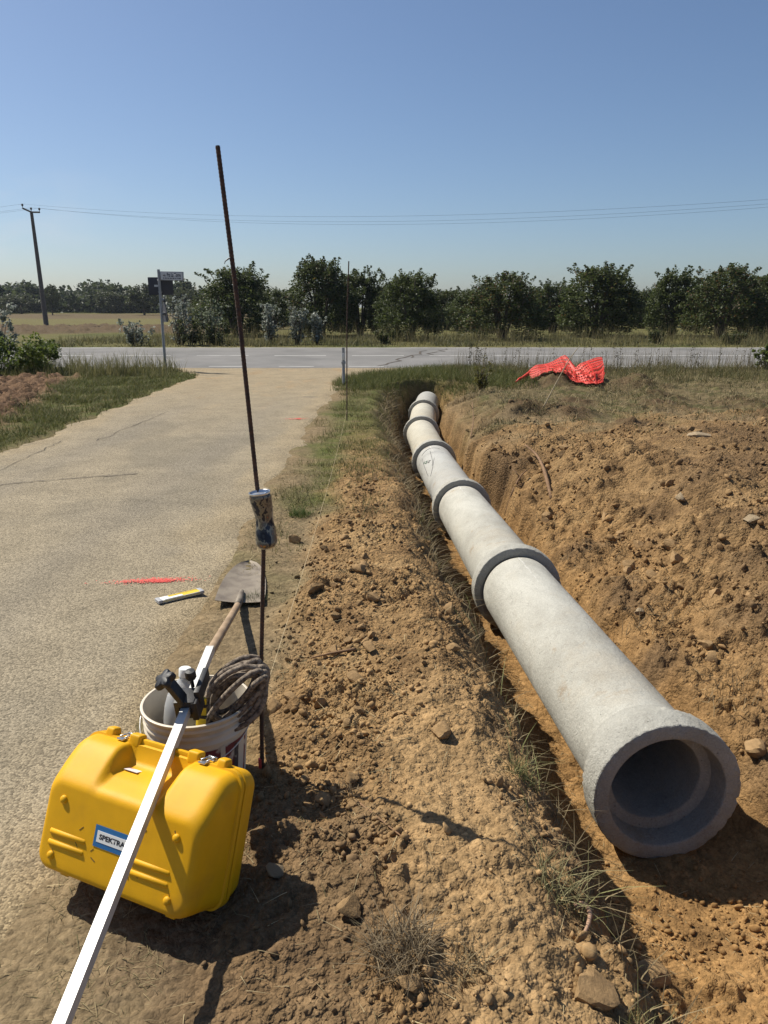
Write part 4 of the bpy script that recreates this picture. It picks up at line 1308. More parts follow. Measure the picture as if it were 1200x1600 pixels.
def build_can():
    a = at_dist(417.5, 853, 2.46); b = at_dist(405.5, 771, 2.46)
    Ld = (b - a).length
    q = (b - a).to_track_quat('Z', 'Y')
    e = empty('drink_can', a, None, 'crumpled dark drink can threaded on the tall steel bar', 'can')
    e.rotation_mode = 'QUATERNION'; e.rotation_quaternion = q
    Rr = 0.036
    m = bpy.data.materials.new('printed_can'); m.use_nodes = True
    nt = m.node_tree; L = nt.links.new; p = nt.nodes['Principled BSDF']
    p.inputs['Metallic'].default_value = 0.55; p.inputs['Roughness'].default_value = 0.32
    tc = nt.nodes.new('ShaderNodeTexCoord'); nz = nt.nodes.new('ShaderNodeTexNoise'); nz.inputs['Scale'].default_value = 42; nz.inputs['Detail'].default_value = 3
    mp = nt.nodes.new('ShaderNodeMapping'); mp.inputs['Scale'].default_value = (1.1, 1.1, 0.75)
    L(tc.outputs['Object'], mp.inputs[0]); L(mp.outputs[0], nz.inputs['Vector'])
    cr = nt.nodes.new('ShaderNodeValToRGB')
    el = cr.color_ramp.elements
    el[0].position = 0.0; el[0].color = (0.012, 0.016, 0.03, 1); el[1].position = 0.72; el[1].color = (0.30, 0.21, 0.08, 1)
    x = el.new(0.40); x.color = (0.03, 0.035, 0.05, 1)
    x = el.new(0.49); x.color = (0.20, 0.19, 0.16, 1)
    x = el.new(0.58); x.color = (0.12, 0.11, 0.10, 1)
    x = el.new(0.70); x.color = (0.35, 0.10, 0.05, 1)
    cr.color_ramp.interpolation = 'CONSTANT'
    L(nz.outputs[0], cr.inputs[0]); L(cr.outputs[0], p.inputs['Base Color'])
    g = G(); n = 40; rings = 34; vs = []; fs = []
    for i in range(rings):
        s = i / (rings - 1); z = Ld * s
        r0 = Rr
        if s < 0.05: r0 = Rr * (0.80 + 4.0 * s)
        if s > 0.95: r0 = Rr * (1.0 - 2.6 * (s - 0.95))
        for k in range(n):
            an = 2 * math.pi * k / n
            w = math.exp(-((s - 0.50) / 0.20) ** 2)
            dent = w * (0.26 * max(0, math.cos(an - R(200))) ** 2 + 0.22 * max(0, math.cos(an - R(300))) ** 3 + 0.10)
            dent += 0.05 * w * math.cos(5 * an + 9 * s)
            dent += 0.05 * math.exp(-((s - 0.78) / 0.06) ** 2) * max(0, math.cos(an - R(330)))
            r = r0 * (1 - dent)
            sh = 0.010 * math.sin(math.pi * s) * 1.0
            vs.append((r * math.cos(an) - sh, r * math.sin(an), z))
    for i in range(rings - 1):
        for k in range(n):
            k2 = (k + 1) % n; fs.append((i * n + k, i * n + k2, (i + 1) * n + k2, (i + 1) * n + k))
    fs.append(tuple(range(n - 1, -1, -1)))
    g.add(vs, fs); g.obj('can_wall', m, e, smooth=True)
    g = G(); g.lathe([(Rr * 0.87, Ld - 0.003), (Rr * 0.98, Ld + 0.000), (Rr * 1.0, Ld + 0.004), (Rr * 0.97, Ld + 0.006), (Rr * 0.9, Ld + 0.004), (Rr * 0.84, Ld - 0.002), (0.001, Ld - 0.001)], 40)
    g.obj('lid', mat('can_lid', (0.72, 0.73, 0.75), 0.3, metal=0.8), e, smooth=True, autos=50)
    g = G(); g.lathe([(Rr * 0.70, -0.004), (Rr * 0.76, -0.004), (Rr * 0.81, 0.001)], 40); g.obj('base_rim', M_STEEL, e, smooth=True)


build_can()
g = G()
s0 = at_dist(411, 1090, 2.47); s1 = at_dist(542, 640, b1.y)
g.tube([(s0.lerp(s1, k / 12) - s0) - Vector((0, 0, 0.10 * 4 * (k / 12) * (1 - k / 12))) for k in range(13)], 0.0010, 4)
o = g.obj('guide_string', M_STRING, None); o.location = s0
tag(o, 'thin pale guide string stretched low between the two steel bars', 'string')


def build_marker():
    p = gp(537, 602); e = empty('marker_post', (p.x, p.y, hz(p.x, p.y) - 0.05), None, 'short grey metal marker post at the lane corner by the main road', 'post')
    top = at_dist(536, 543, p.y).z - e.location.z
    g = G(); g.tube([(0, 0, 0), (0, 0, top)], 0.033, 10); g.obj('tube', M_GALV, e, smooth=True, autos=50)
    g = G(); g.box((0, -0.04, top * 0.78), (0.05, 0.02, 0.14)); g.obj('plate', M_SIGNFACE, e, bevel=0.004)
    g = G(); g.tube([(0, 0, top * 0.60), (0, 0, top * 0.66)], 0.052, 12); g.obj('collar', M_GALV, e, smooth=True, autos=50)


build_marker()


# ------------------------------------------------------------------ shovel and folding rule
def build_shovel():
    neck = gp(374, 944, 0.03); tip = gp(373, 872, 0.02)
    hend = Vector((BX - 0.015, BY + 0.10, 0.375))          # the grip end rests on the bucket rim
    d = Vector((neck.x - hend.x, neck.y - hend.y, 0)).normalized()
    ang = math.atan2(-d.x, d.y)
    loc = Vector((neck.x, neck.y, max(hz(neck.x, neck.y), 0.0) + 0.022))
    e = empty('shovel', loc, (R(-2), R(4), ang), 'worn pointed shovel with wooden handle lying by the lane edge', 'shovel')
    Lb = (tip - neck).length * 0.93; Wb = 0.138
    # blade: shoulders at the neck, rounded point, dished
    g = G(); nv, nu = 18, 16; vs = []; fs = []
    for i in range(nv + 1):
        s = i / nv
        wdt = Wb * (1.0 if s < 0.15 else math.sqrt(max(0.0, 1 - ((s - 0.15) / 0.85) ** 2.1)))
        wdt = max(wdt, 0.004)
        for k in range(nu + 1):
            u = -1 + 2 * k / nu
            z = 0.022 * (u * u) * (1 - 0.4 * s) + 0.012 * (1 - s) * (1 - u * u) - 0.004 + 0.03 * s * s * 0.3
            vs.append((wdt * u, Lb * s, z))
    n1 = nu + 1
    for i in range(nv):
        for k in range(nu):
            fs.append((i * n1 + k, i * n1 + k + 1, (i + 1) * n1 + k + 1, (i + 1) * n1 + k))
    m = len(vs)
    vs2 = [(v[0] * 1.0, v[1], v[2] - 0.003) for v in vs]
    fs2 = [tuple(m + q for q in f[::-1]) for f in fs]
    rim = [k for k in range(n1)] + [(i * n1 + nu) for i in range(1, nv + 1)] + [nv * n1 + k for k in range(nu - 1, -1, -1)] + [i * n1 for i in range(nv - 1, 0, -1)]
    fr = [(rim[(k + 1) % len(rim)], rim[k], m + rim[k], m + rim[(k + 1) % len(rim)]) for k in range(len(rim))]
    g.add(vs + vs2, fs + fs2 + fr)
    b = g.obj('blade', M_BLADEST, e, smooth=True, autos=50)
    g = G(); g.tube([(0, -0.12, 0.036), (0, 0.0, 0.022), (0, 0.09, 0.022), (0, 0.17, 0.016), (0, 0.20, 0.008)], [0.020, 0.021, 0.017, 0.013, 0.004], 14)
    g.obj('socket', M_BLADEST, e, smooth=True)
    hl = Vector((neck.x - hend.x, neck.y - hend.y)).length + 0.02; rise = hend.z - loc.z
    g = G(); g.tube([(0, -0.05 - hl * k / 10, 0.018 + rise * (k / 10)) for k in range(11)], [0.0185] * 10 + [0.016], 14)
    g.obj('handle', M_HANDLE, e, smooth=True, autos=60)


build_shovel()


def build_rule():
    a = gp(245, 941, 0.01); b = gp(316, 924, 0.01)
    d = b - a; Ld = d.length
    e = empty('folding_rule', (a.x, a.y, max(hz(a.x, a.y), hz(b.x, b.y), 0.0) + 0.008), (0, 0, math.atan2(d.y, d.x)), 'yellow and white folding rule lying on the lane beside the shovel', 'rule')
    for k in range(5):
        g = G(); g.box((Ld / 2, 0.0, 0.0015 + 0.0032 * k), (Ld - 0.004 * (k % 2), 0.062 - 0.001 * k, 0.0028)); g.obj('leaf', M_YELLOW2 if k % 2 else M_WHITE, e, bevel=0.0008)
    z = 0.0015 + 0.0032 * 4 + 0.0014
    g = G(); g.box((Ld * 0.60, 0.001, z + 0.0006), (Ld * 0.66, 0.050, 0.0010)); f = g.obj('yellow_face', M_YELLOW2, e)
    g = G(); g.box((Ld * 0.34, -0.014, z + 0.0018), (Ld * 0.40, 0.024, 0.0008)); g.obj('white_stripe', M_WHITE, e)
    for k in range(26):
        g = G(); g.box((Ld * (0.30 + 0.024 * k), 0.015, z + 0.0020), (0.0016, 0.010 if k % 5 else 0.017, 0.0006)); g.obj('graduation', M_INK, f)
    for s in (0.045, 0.955):
        g = G(); g.box((Ld * s, 0, 0.009), (Ld * 0.09, 0.064, 0.0185)); g.obj('hinge', mat('grey_hinge', (0.36, 0.36, 0.37), 0.5), e, bevel=0.004)


build_rule()


# ------------------------------------------------------------------ orange net
def build_net():
    c = gp(868, 598, 0.0)
    loc = Vector((c.x, 16.95, 0.06))
    e = empty('safety_net', loc, None, 'crumpled red-orange perforated safety netting on a dark soil heap', 'safety net')
    # a strip of netting folded over the heap: rows of points given by their place in the photo plane (metres from loc)
    spine_top = [(-0.72, 0.02, 0.24), (-0.55, 0.08, 0.35), (-0.30, 0.14, 0.42), (-0.02, 0.14, 0.52), (0.20, 0.08, 0.40), (0.45, 0.14, 0.43), (0.75, 0.24, 0.48), (0.93, 0.30, 0.53)]
    spine_bot = [(-0.76, -0.35, 0.16), (-0.55, -0.48, 0.24), (-0.28, -0.62, 0.26), (-0.02, -0.85, 0.14), (0.26, -1.25, 0.02), (0.42, -1.30, 0.00), (0.64, -0.95, 0.08), (0.82, -0.45, 0.26)]
    T = np.array(spine_top); B = np.array(spine_bot)
    nu, nv = 46, 11
    U = np.linspace(0, 1, nu * 3 + 1); Vv = np.linspace(0, 1, nv * 3 + 1)
    t = np.linspace(0, 1, len(T))
    def cub(A, u):
        return np.stack([np.interp(u, t, A[:, k]) for k in range(3)], -1)
    P = np.zeros((len(Vv), len(U), 3))
    for j, v in enumerate(Vv):
        a = cub(T, U); b = cub(B, np.clip(U + 0.03 * np.sin(6 * v), 0, 1))
        P[j] = a * (1 - v) + b * v
        fold = 0.05 * np.sin(v * 13 + 3 * U) * np.sin(np.pi * v) + 0.035 * np.sin(U * 16 + v * 5)
        crease = 0.11 * np.exp(-((U - 0.50 - 0.16 * v) / 0.05) ** 2) - 0.13 * np.exp(-((U - 0.62 - 0.10 * v) / 0.05) ** 2)
        P[j, :, 2] += fold * 0.55 + crease * 0.8
        P[j, :, 1] += fold * 0.8
    gz = height(P[..., 0] + loc.x, P[..., 1] + loc.y)
    lift = np.maximum(P[..., 2] - gz - 0.02, 0)
    P[..., 2] = gz + 0.02 + lift * (1 - 0.9 * sstep(0.7, 1.0, Vv)[:, None] * (1 - 0.5 * sstep(0.85, 1.0, U)[None, :]))
    ny, nx = P.shape[:2]
    idx = np.arange(ny * nx).reshape(ny, nx)
    fs = []
    for j in range(ny - 1):
        for i in range(nx - 1):
            if j % 3 == 1 and i % 3 in (1, 2) and (i // 3) % 12 != 11: continue
            fs.append((idx[j, i], idx[j, i + 1], idx[j + 1, i + 1], idx[j + 1, i]))
    me = np_mesh('net_sheet', P.reshape(-1, 3), np.array(fs), smooth=True)
    me.materials.append(M_NET)
    o = link(bpy.data.objects.new('net_sheet', me), e)
    md = o.modifiers.new('thickness', 'SOLIDIFY'); md.thickness = 0.006
    # the trailing end on the left
    g = G(); q = []
    for k in range(9):
        x = -0.72 - 0.045 * k
        q.append((x, -0.10 - 0.05 * k, max(0.22 - 0.02 * k, hz(loc.x + x, loc.y - 0.1 - 0.05 * k) + 0.03)))
    g.tube(q, [0.045, 0.04, 0.035, 0.035, 0.03, 0.03, 0.028, 0.025, 0.015], 7); g.obj('rolled_end', M_NET, e, smooth=True)


build_net()


# ------------------------------------------------------------------ road signs
def build_signs():
    base = Vector((-5.86, 20.9, 0)); base.z = hz(base.x, base.y) - 0.05
    e = empty('sign_post', base, None, 'grey post with street-name plate and dark sign backs at the lane corner', 'road sign')
    top = at_dist(254, 421, base.y).z - base.z
    def zz(py): return at_dist(254, py, base.y).z - base.z
    g = G(); g.tube([(0, 0, 0), (0, 0, top)], 0.036, 12); g.obj('post', M_GALV, e, smooth=True, autos=50)
    k = at_dist(255, 450, base.y).x - at_dist(254, 450, base.y).x      # metres per photo pixel there
    # rectangular sign seen from behind
    r = Matrix.Rotation(R(0), 3, 'Z')
    cz = (zz(433) + zz(461)) / 2; hh = zz(433) - zz(461)
    g = G(); g.box((k * 0.5, 0.075, cz), (k * 39, 0.012, hh)); s = g.obj('rectangular_sign', M_SIGNBACK, e, bevel=0.01)
    for zc in (cz + hh * 0.33, cz - hh * 0.33):
        g = G(); g.tube([(-0.05, 0.02, zc), (0, -0.045, zc), (0.05, 0.02, zc)], 0.012, 6); g.obj('bracket', M_GALV, s)
    g = G(); g.box((-k * 6.5, 0.067, cz + 0.01), (k * 6, 0.002, 0.05)); g.obj('sticker', M_SIGNFACE, s)
    # triangular give-way sign below, from behind
    z0, z1 = zz(503), zz(463); wv = 0.36
    g = G()
    tri = [(-0.05, z1), (0.05, z1), (wv * 0.72, z0 + 0.06), (wv * 0.66, z0), (-wv * 0.66, z0), (-wv * 0.72, z0 + 0.06)]
    a = R(58)
    P = [Vector((x * math.cos(a) + 0.06, 0.085 + x * math.sin(a) * -1, z)) for x, z in tri]
    P2 = [p + Vector((math.sin(a), math.cos(a), 0)) * 0.012 for p in P]
    n = len(P)
    g.add(P + P2, [tuple(range(n)), tuple(range(2 * n - 1, n - 1, -1))] + [(k2, k2 + n, (k2 + 1) % n + n, (k2 + 1) % n) for k2 in range(n)])
    t = g.obj('triangular_sign', M_SIGNBACK, e)
    for zc in (zz(469), zz(490)):
        g = G(); g.tube([(0.0, 0.0, zc), (0.06, 0.08, zc)], 0.045, 8); g.obj('bracket', M_GALV, t)
    # street-name plate
    Lp = k * 45; Hp = k * 13.5
    ang = R(-26)
    pl = G(); pl.box((0, 0, 0), (Lp, 0.03, Hp)); p = pl.obj('name_plate', M_GALV, e, bevel=0.006)
    rot = Euler((0, R(2.0), ang))
    off = Vector((0.05, -0.02, zz(431))) + rot.to_matrix() @ Vector((Lp / 2, 0, 0))
    p.location = off; p.rotation_euler = rot
    f = G(); f.box((0, -0.0165, 0), (Lp * 0.94, 0.004, Hp * 0.80)); f.obj('plate_face', M_SIGNFACE, p)
    tm = text_mesh('Pra La Torre', Hp * 0.62, offset=0.0035)
    xs = [v.co.x for v in tm.vertices]; wt = max(xs) - min(xs)
    for v in tm.vertices:
        v.co = Vector((v.co.x * (Lp * 0.60 / wt) + Lp * 0.10, -0.0200, v.co.y + Hp * 0.10))
    tm.materials.append(M_SIGNTEXT); link(bpy.data.objects.new('lettering', tm), p)
    tm = text_mesh('via', Hp * 0.36, offset=0.002)
    for v in tm.vertices:
        v.co = Vector((v.co.x - Lp * 0.315, -0.0200, v.co.y + Hp * 0.06))
    tm.materials.append(M_SIGNTEXT); link(bpy.data.objects.new('lettering', tm), p)
    rr = random.Random(3); g = G(); x = -Lp * 0.38
    while x < Lp * 0.36:
        w = rr.uniform(0.03, 0.10); g.box((x + w / 2, -0.0195, -Hp * 0.24), (w, 0.002, Hp * 0.10)); x += w + 0.018
    g.obj('small_line', M_SIGNTEXT, p)


build_signs()


# ------------------------------------------------------------------ overhead line
def build_line():
    base = at_dist(73, 512, 60.0); base.z = hz(base.x, base.y) - 0.3
    top = at_dist(49, 331, 60.0)
    e = empty('utility_pole', base, None, 'slim dark utility pole with crossarm standing in the far field', 'utility pole')
    tl = top - base
    g = G(); g.tube([(0, 0, 0), tl * 0.5, tl], [0.19, 0.15, 0.11], 12); g.obj('shaft', M_WOODPOLE, e, smooth=True, autos=50)
    arm = Vector((0.70, 0.70, -0.10)).normalized()
    g = G(); ca = tl + Vector((0, 0, -0.02))
    g.tube([ca - arm * 0.62 + Vector((0, 0, 0.16)), ca, ca + arm * 0.62 + Vector((0, 0, 0.10))], 0.06, 6); a = g.obj('crossarm', M_WOODPOLE, e)
    tips = []
    for s, dz in ((-0.60, 0.16), (0.0, 0.02), (0.60, 0.10)):
        b = ca + arm * s + Vector((0, 0, dz + 0.04))
        g = G(); g.lathe([(0.02, 0), (0.025, 0.10), (0.07, 0.12), (0.08, 0.20), (0.05, 0.26), (0.001, 0.27)], 10); g.v = [(v[0] + b.x, v[1] + b.y, v[2] + b.z) for v in g.v]
        g.obj('insulator', M_WOODPOLE, e, smooth=True); tips.append(base + b + Vector((0, 0, 0.25)))
    names = ['overhead wire nearest the viewer, from the utility pole', 'middle overhead wire of three strung from the utility pole', 'farthest of the three overhead wires on the utility pole']
    for k, t0 in enumerate(tips):
        e2 = Vector((29 + (k - 1) * 0.4, 35 + (k - 1) * 0.7, 7.0)) ; e0 = Vector((-62 + (k - 1) * 0.4, 78, t0.z + 0.4))
        pts = []
        for s in range(25):
            u = s / 24; pts.append(e0.lerp(t0, u) - Vector((0, 0, 0.5 * 4 * u * (1 - u))))
        for s in range(1, 49):
            u = s / 48 * 1.15; pts.append(t0 + (e2 - t0) * u - Vector((0, 0, (1.24 + 0.12 * k) * 4 * u * (1 - u))))
        g = G(); g.tube([p - t0 for p in pts], 0.0055, 4); o = g.obj('overhead_wire', M_WIRE, None); o.location = t0
        tag(o, names[k], 'wire', 'overhead wires')


build_line()


# ------------------------------------------------------------------ vegetation
def leaf_cloud(rng, centers, radii, per, size, colA, colB, aspect=0.75, up=0.3):
    """many leaf-sized quads spread through clumps"""
    C = np.repeat(np.asarray(centers), per, 0); RR = np.repeat(np.asarray(radii), per)
    n = len(C)
    d = rng.normal(size=(n, 3)); d /= np.linalg.norm(d, axis=1)[:, None]
    r = RR * rng.uniform(0.25, 1.0, n) ** 0.6
    P = C + d * r[:, None]
    nn = rng.normal(size=(n, 3)); nn[:, 2] = np.abs(nn[:, 2]) + up; nn /= np.linalg.norm(nn, axis=1)[:, None]
    a = np.cross(nn, rng.normal(size=(n, 3))); a /= np.linalg.norm(a, axis=1)[:, None]
    b = np.cross(nn, a)
    s = size * rng.uniform(0.6, 1.25, n)
    a = a * (s * 0.5)[:, None]; b = b * (s * 0.5 * aspect)[:, None]
    bend = nn * (s * 0.12)[:, None]
    V = np.stack([P - a - bend, P + b * 1.0, P + a - bend, P - b * 1.0], 1).reshape(-1, 3)
    Q = np.arange(n * 4).reshape(n, 4)
    t = rng.uniform(0, 1, n)[:, None] ** 1.5
    col = np.array(colA) * (1 - t) + np.array(colB) * t
    col = col * rng.uniform(0.75, 1.25, (n, 1))
    return V, Q, np.repeat(col, 4, 0)


def hazel_mesh(seed, wid, hgt, n_cl=330, per=56, size=0.105, brown=0.0, base=0.26):
    rng = np.random.default_rng(seed)
    cs = []; rs = []
    stems = []
    ns = 9
    for k in range(ns):
        a = 2 * math.pi * k / ns + rng.uniform(-.3, .3)
        sp = wid * rng.uniform(0.30, 0.75); hh = hgt * rng.uniform(0.66, 0.92)
        stems.append((np.array([0.12 * math.cos(a), 0.12 * math.sin(a), -0.1]), np.array([sp * math.cos(a), sp * math.sin(a), hh])))
    lobes = [(rng.uniform(0, 6.28), rng.uniform(0.45, 0.95), rng.uniform(0.90, 1.07)) for _ in range(9)]
    for k in range(n_cl):
        z = rng.uniform(0, 1) ** 0.85
        prof = math.sin(math.pi * min(1.0, 0.22 + 0.72 * z)) ** 0.5
        a = rng.uniform(0, 2 * math.pi); q = rng.uniform(0.10, 1) ** 0.5
        la, lq, lh = lobes[int(a / 6.2832 * 9) % 9]
        rr = wid * prof * q * (0.90 + 0.12 * lq)
        cs.append((rr * math.cos(a), rr * math.sin(a), base + (0.90 * hgt * lh - base) * z * (1 - 0.10 * q * q))); rs.append(rng.uniform(0.16, 0.36) * wid / 1.7)
    # loose thin shoots above and around the crown
    for k in range(26):
        a = rng.uniform(0, 6.28); q = wid * 0.80 * rng.uniform(0.1, 1)
        z0 = hgt * rng.uniform(0.72, 0.90); tall = hgt * rng.uniform(0.03, 0.11)
        for j in range(5):
            cs.append((q * math.cos(a) * (1 + 0.04 * j) + rng.normal(0, .04), q * math.sin(a) * (1 + 0.04 * j), z0 + tall * j / 4)); rs.append(0.15 - 0.022 * j)
    cnt = [per if r > 0.15 else 10 for r in rs]
    V, Q, C = leaf_cloud(rng, cs, rs, np.array(cnt), size, (0.046, 0.066, 0.020), (0.098, 0.115, 0.034))
    if brown > 0:
        m = np.repeat(rng.uniform(0, 1, len(Q)) < brown, 4)
        C[m] = np.array((0.13, 0.075, 0.03))
    me = np_mesh('crown', V, Q, C); me.materials.append(M_LEAF)
    g = G()
    for a, b in stems:
        mid = (a + b) / 2 + np.array([0, 0, 0.2]) - 0.15 * np.array([b[0], b[1], 0])
        g.tube([a, a + np.array([0, 0, .25]) + 0.05 * b, mid, b], [0.075, 0.065, 0.045, 0.015], 6)
    tm = g.mesh('trunk', True); tm.materials.append(M_BARK)
    return me, tm


HV = [hazel_mesh(301, 1.75, 4.0), hazel_mesh(302, 1.6, 4.2, brown=0.03), hazel_mesh(303, 1.9, 4.0, brown=0.10), hazel_mesh(304, 1.55, 3.9)]
HW = [1.75, 1.6, 1.9, 1.55]; HH = [4.35, 4.55, 4.35, 4.25]


def put_tree(name, v, x, y, sx, sz, rot, label, cat, group):
    e = empty(name, (x, y, hz(x, y) - 0.03), (0, 0, rot), label, cat, group)
    e.scale = (sx, sx, sz)
    link(bpy.data.objects.new('trunk', v[1]), e); link(bpy.data.objects.new('crown', v[0]), e)
    return e


# (photo x, distance, photo y of the top, half width in photo pixels, variant)
front = [(366, 40, 400, 58, 0, 'leftmost orchard hazel, loose crown behind the tall steel bar'),
         (498, 40, 386, 50, 1, 'tallest hazel in the orchard row, behind the silver poplar shoots'),
         (562, 42, 404, 40, 3, 'hazel beside the tallest one, behind the thin far steel bar'),
         (642, 35.5, 408, 52, 0, 'round dark hazel standing alone above the far end of the pipeline'),
         (788, 36.5, 410, 64, 2, 'broad hazel with a few brown leaves, second right of the pipeline'),
         (868, 45, 427, 40, 3, 'low hazel set back, right of the broad brown-flecked one'),
         (942, 39, 400, 60, 1, 'tall hazel right above the crumpled orange net'),
         (1060, 40, 404, 42, 3, 'narrow hazel with a gap of sky on its left'),
         (1138, 37, 398, 58, 2, 'brownish hazel, last whole one before the right edge'),
         (1222, 38, 406, 52, 0, 'hazel cut off by the right edge of the view')]
for i, (px, y, pt, hw, v, lab) in enumerate(front):
    top = at_dist(px, pt, y); zc = y * CP + 1.2 * SP
    put_tree('hazel_tree', HV[v], top.x, y, hw * zc / F / HW[v] * 1.10, (top.z - 0.2) / HH[v], i * 1.3, lab, 'tree', 'hazel trees in the orchard')
back = [(330, 62, 445, 40), (425, 52, 436, 38), (455, 66, 440, 30), (600, 60, 432, 36), (700, 52, 438, 36), (735, 50, 434, 40), (835, 58, 434, 36), (895, 56, 432, 30),
        (1008, 54, 440, 36), (1030, 62, 436, 30), (1100, 56, 424, 36), (1175, 50, 414, 40), (520, 58, 430, 40), (1240, 54, 420, 50), (660, 66, 440, 40), (770, 66, 440, 40), (965, 66, 438, 44)]
for i, (px, y, pt, hw) in enumerate(back):
    top = at_dist(px, pt, y); zc = y * CP
    v = (i * 3 + 1) % 4
    put_tree('hazel_tree', HV[v], top.x, y, hw * zc / F / HW[v] * 1.02, (top.z - 0.42) / HH[v], i * 0.9 + 0.4, 'dark hazel in the rows behind the front orchard row', 'tree', 'hazel trees in the rear orchard rows')


def round_tree(seed, n_cl=60, per=60):
    rng = np.random.default_rng(seed); cs = []; rs = []
    for k in range(n_cl):
        d = rng.normal(size=3); d /= np.linalg.norm(d); q = rng.uniform(0.3, 1) ** 0.5
        cs.append((d[0] * q * 0.40, d[1] * q * 0.40, 0.55 + d[2] * q * 0.38)); rs.append(rng.uniform(0.06, 0.15))
    V, Q, C = leaf_cloud(rng, cs, rs, per, 0.055, (0.045, 0.058, 0.024), (0.085, 0.095, 0.036))
    me = np_mesh('crown', V, Q, C); me.materials.append(M_LEAF)
    g = G(); g.tube([(0, 0, -0.02), (0, 0, 0.3), (0.02, 0, 0.6)], [0.03, 0.024, 0.01], 7)
    tm = g.mesh('trunk', True); tm.materials.append(M_BARK)
    return me, tm


RV = [round_tree(401), round_tree(402), round_tree(403)]
rr = random.Random(21)
far = [(-30, 455, 62, 'far tree at the left edge of the distant wood'), (30, 457, 60, ''), (77, 443, 34, 'small round tree poking above the distant wood, right of the pole'), (55, 455, 44, ''), (100, 457, 46, ''), (128, 460, 50, ''),
       (172, 452, 56, ''), (150, 462, 44, ''), (222, 442, 60, 'bright green bushy tree at the right of the distant wood, left of the signs'), (200, 456, 50, ''), (250, 458, 46, ''), (285, 448, 50, 'far tree showing right of the street-name plate'), (312, 458, 44, ''), (0, 462, 50, ''), (345, 452, 50, '')]
for i, (px, pt, w, lab) in enumerate(far):
    y = 150 + rr.uniform(0, 60) if not lab else 140
    top = at_dist(px, pt, y); zc = y * CP
    gz = hz(top.x, y)
    h = max(3.0, (top.z - gz)) / 0.98
    v = RV[i % 3]
    e = empty('field_tree', (top.x, y, gz - 0.2), (0, 0, i * 1.1), lab or 'grey-green tree in the distant wood beyond the fields', 'tree', 'trees of the distant wood')
    sx = w * zc / F / 0.95
    e.scale = (sx, sx, h)
    link(bpy.data.objects.new('trunk', v[1]), e); link(bpy.data.objects.new('crown', v[0]), e)


def wood_mass():
    rng = np.random.default_rng(77); cs = []; rs = []
    for k in range(900):
        px = rng.uniform(-250, 400); y = rng.uniform(165, 215)
        p = at_dist(px, 470, y)
        gz = 1.0
        cs.append((p.x, y, gz + rng.uniform(-0.5, 4.6) * (0.9 + 0.25 * math.sin(px * 0.05)))); rs.append(rng.uniform(1.2, 2.6))
    V, Q, C = leaf_cloud(rng, cs, rs, 70, 0.95, (0.04, 0.055, 0.025), (0.07, 0.085, 0.035))
    me = np_mesh('distant_wood', V, Q, C); me.materials.append(M_LEAF)
    o = link(bpy.data.objects.new('distant_wood', me)); tag(o, 'low distant wood along the horizon on the left', 'wood', None, 'stuff')


wood_mass()


def shrub(name, seed, loc, wid, hgt, n_cl, per, size, colA, colB, label, group=None, cat='shrub', stems=7, up=0.3):
    rng = np.random.default_rng(seed); cs = []; rs = []
    e = empty(name, loc, None, label, cat, group)
    g = G()
    for k in range(stems):
        a = rng.uniform(0, 6.28); q = wid * rng.uniform(0.2, 0.9); h = hgt * rng.uniform(0.6, 1.0)
        b = Vector((q * math.cos(a), q * math.sin(a), h))
        g.tube([(0.2 * b.x, 0.2 * b.y, -0.05), (0.5 * b.x, 0.5 * b.y, h * 0.5), b], [0.018, 0.012, 0.004], 5)
        for j in range(max(1, n_cl // stems)):
            s = rng.uniform(0.15, 1.0)
            cs.append((b.x * (0.35 + 0.65 * s) + rng.normal(0, 0.08 * wid), b.y * (0.35 + 0.65 * s) + rng.normal(0, 0.08 * wid), h * s)); rs.append(rng.uniform(0.04, 0.13) * (0.5 + wid))
    g.obj('stem', M_BARK, e, smooth=True)
    V, Q, C = leaf_cloud(rng, cs, rs, per, size, colA, colB, up=up)
    me = np_mesh('foliage', V, Q, C); me.materials.append(M_LEAF)
    link(bpy.data.objects.new('foliage', me), e)
    return e


def on_ground(px, y):
    p = at_dist(px, 560, y); return (p.x, y, hz(p.x, y))


SIL_A, SIL_B = (0.14, 0.16, 0.12), (0.42, 0.44, 0.39)
GRN_A, GRN_B = (0.08, 0.115, 0.024), (0.17, 0.21, 0.045)
shrub('leafy_bush', 501, on_ground(40, 19.8), 1.35, 1.0, 90, 60, 0.075, GRN_A, GRN_B, 'bright green leafy bush at the left behind the ploughed strip', None, 'bush')
shrub('leafy_bush', 502, on_ground(-30, 19.3), 1.2, 0.95, 70, 60, 0.075, GRN_A, GRN_B, 'green bush cut off by the left edge, below the silver poplar', None, 'bush')
shrub('silver_poplar', 503, on_ground(0, 20.4), 0.75, 1.75, 40, 40, 0.09, SIL_A, SIL_B, 'young silver-leaved poplar at the left edge of the view')
for i, (px, y, w, h, lab) in enumerate([(215, 30.6, 0.9, 1.15, 'low silver-leaved shrub left of the signpost, beyond the road'), (284, 31.0, 1.0, 2.3, 'tall silvery poplar shoot right behind the signpost'),
                                        (322, 31.5, 1.4, 2.0, 'wide silver-green thicket between signpost and tall steel bar'), (424, 31.6, 0.7, 1.75, 'white-leaved poplar shoots right of the tall steel bar'),
                                        (466, 31.5, 0.6, 1.9, 'slim white-leaved poplar sapling below the tallest hazel'), (497, 31.4, 0.5, 1.4, 'small pale poplar shoot left of the thin far bar')]):
    shrub('silver_poplar', 510 + i, on_ground(px, y), w * 0.8, h * 0.92, 130, 7, 0.11, (0.10, 0.12, 0.08), (0.42, 0.44, 0.40) if i != 2 else (0.22, 0.25, 0.17), lab, 'silver poplar shoots beyond the road', stems=16)
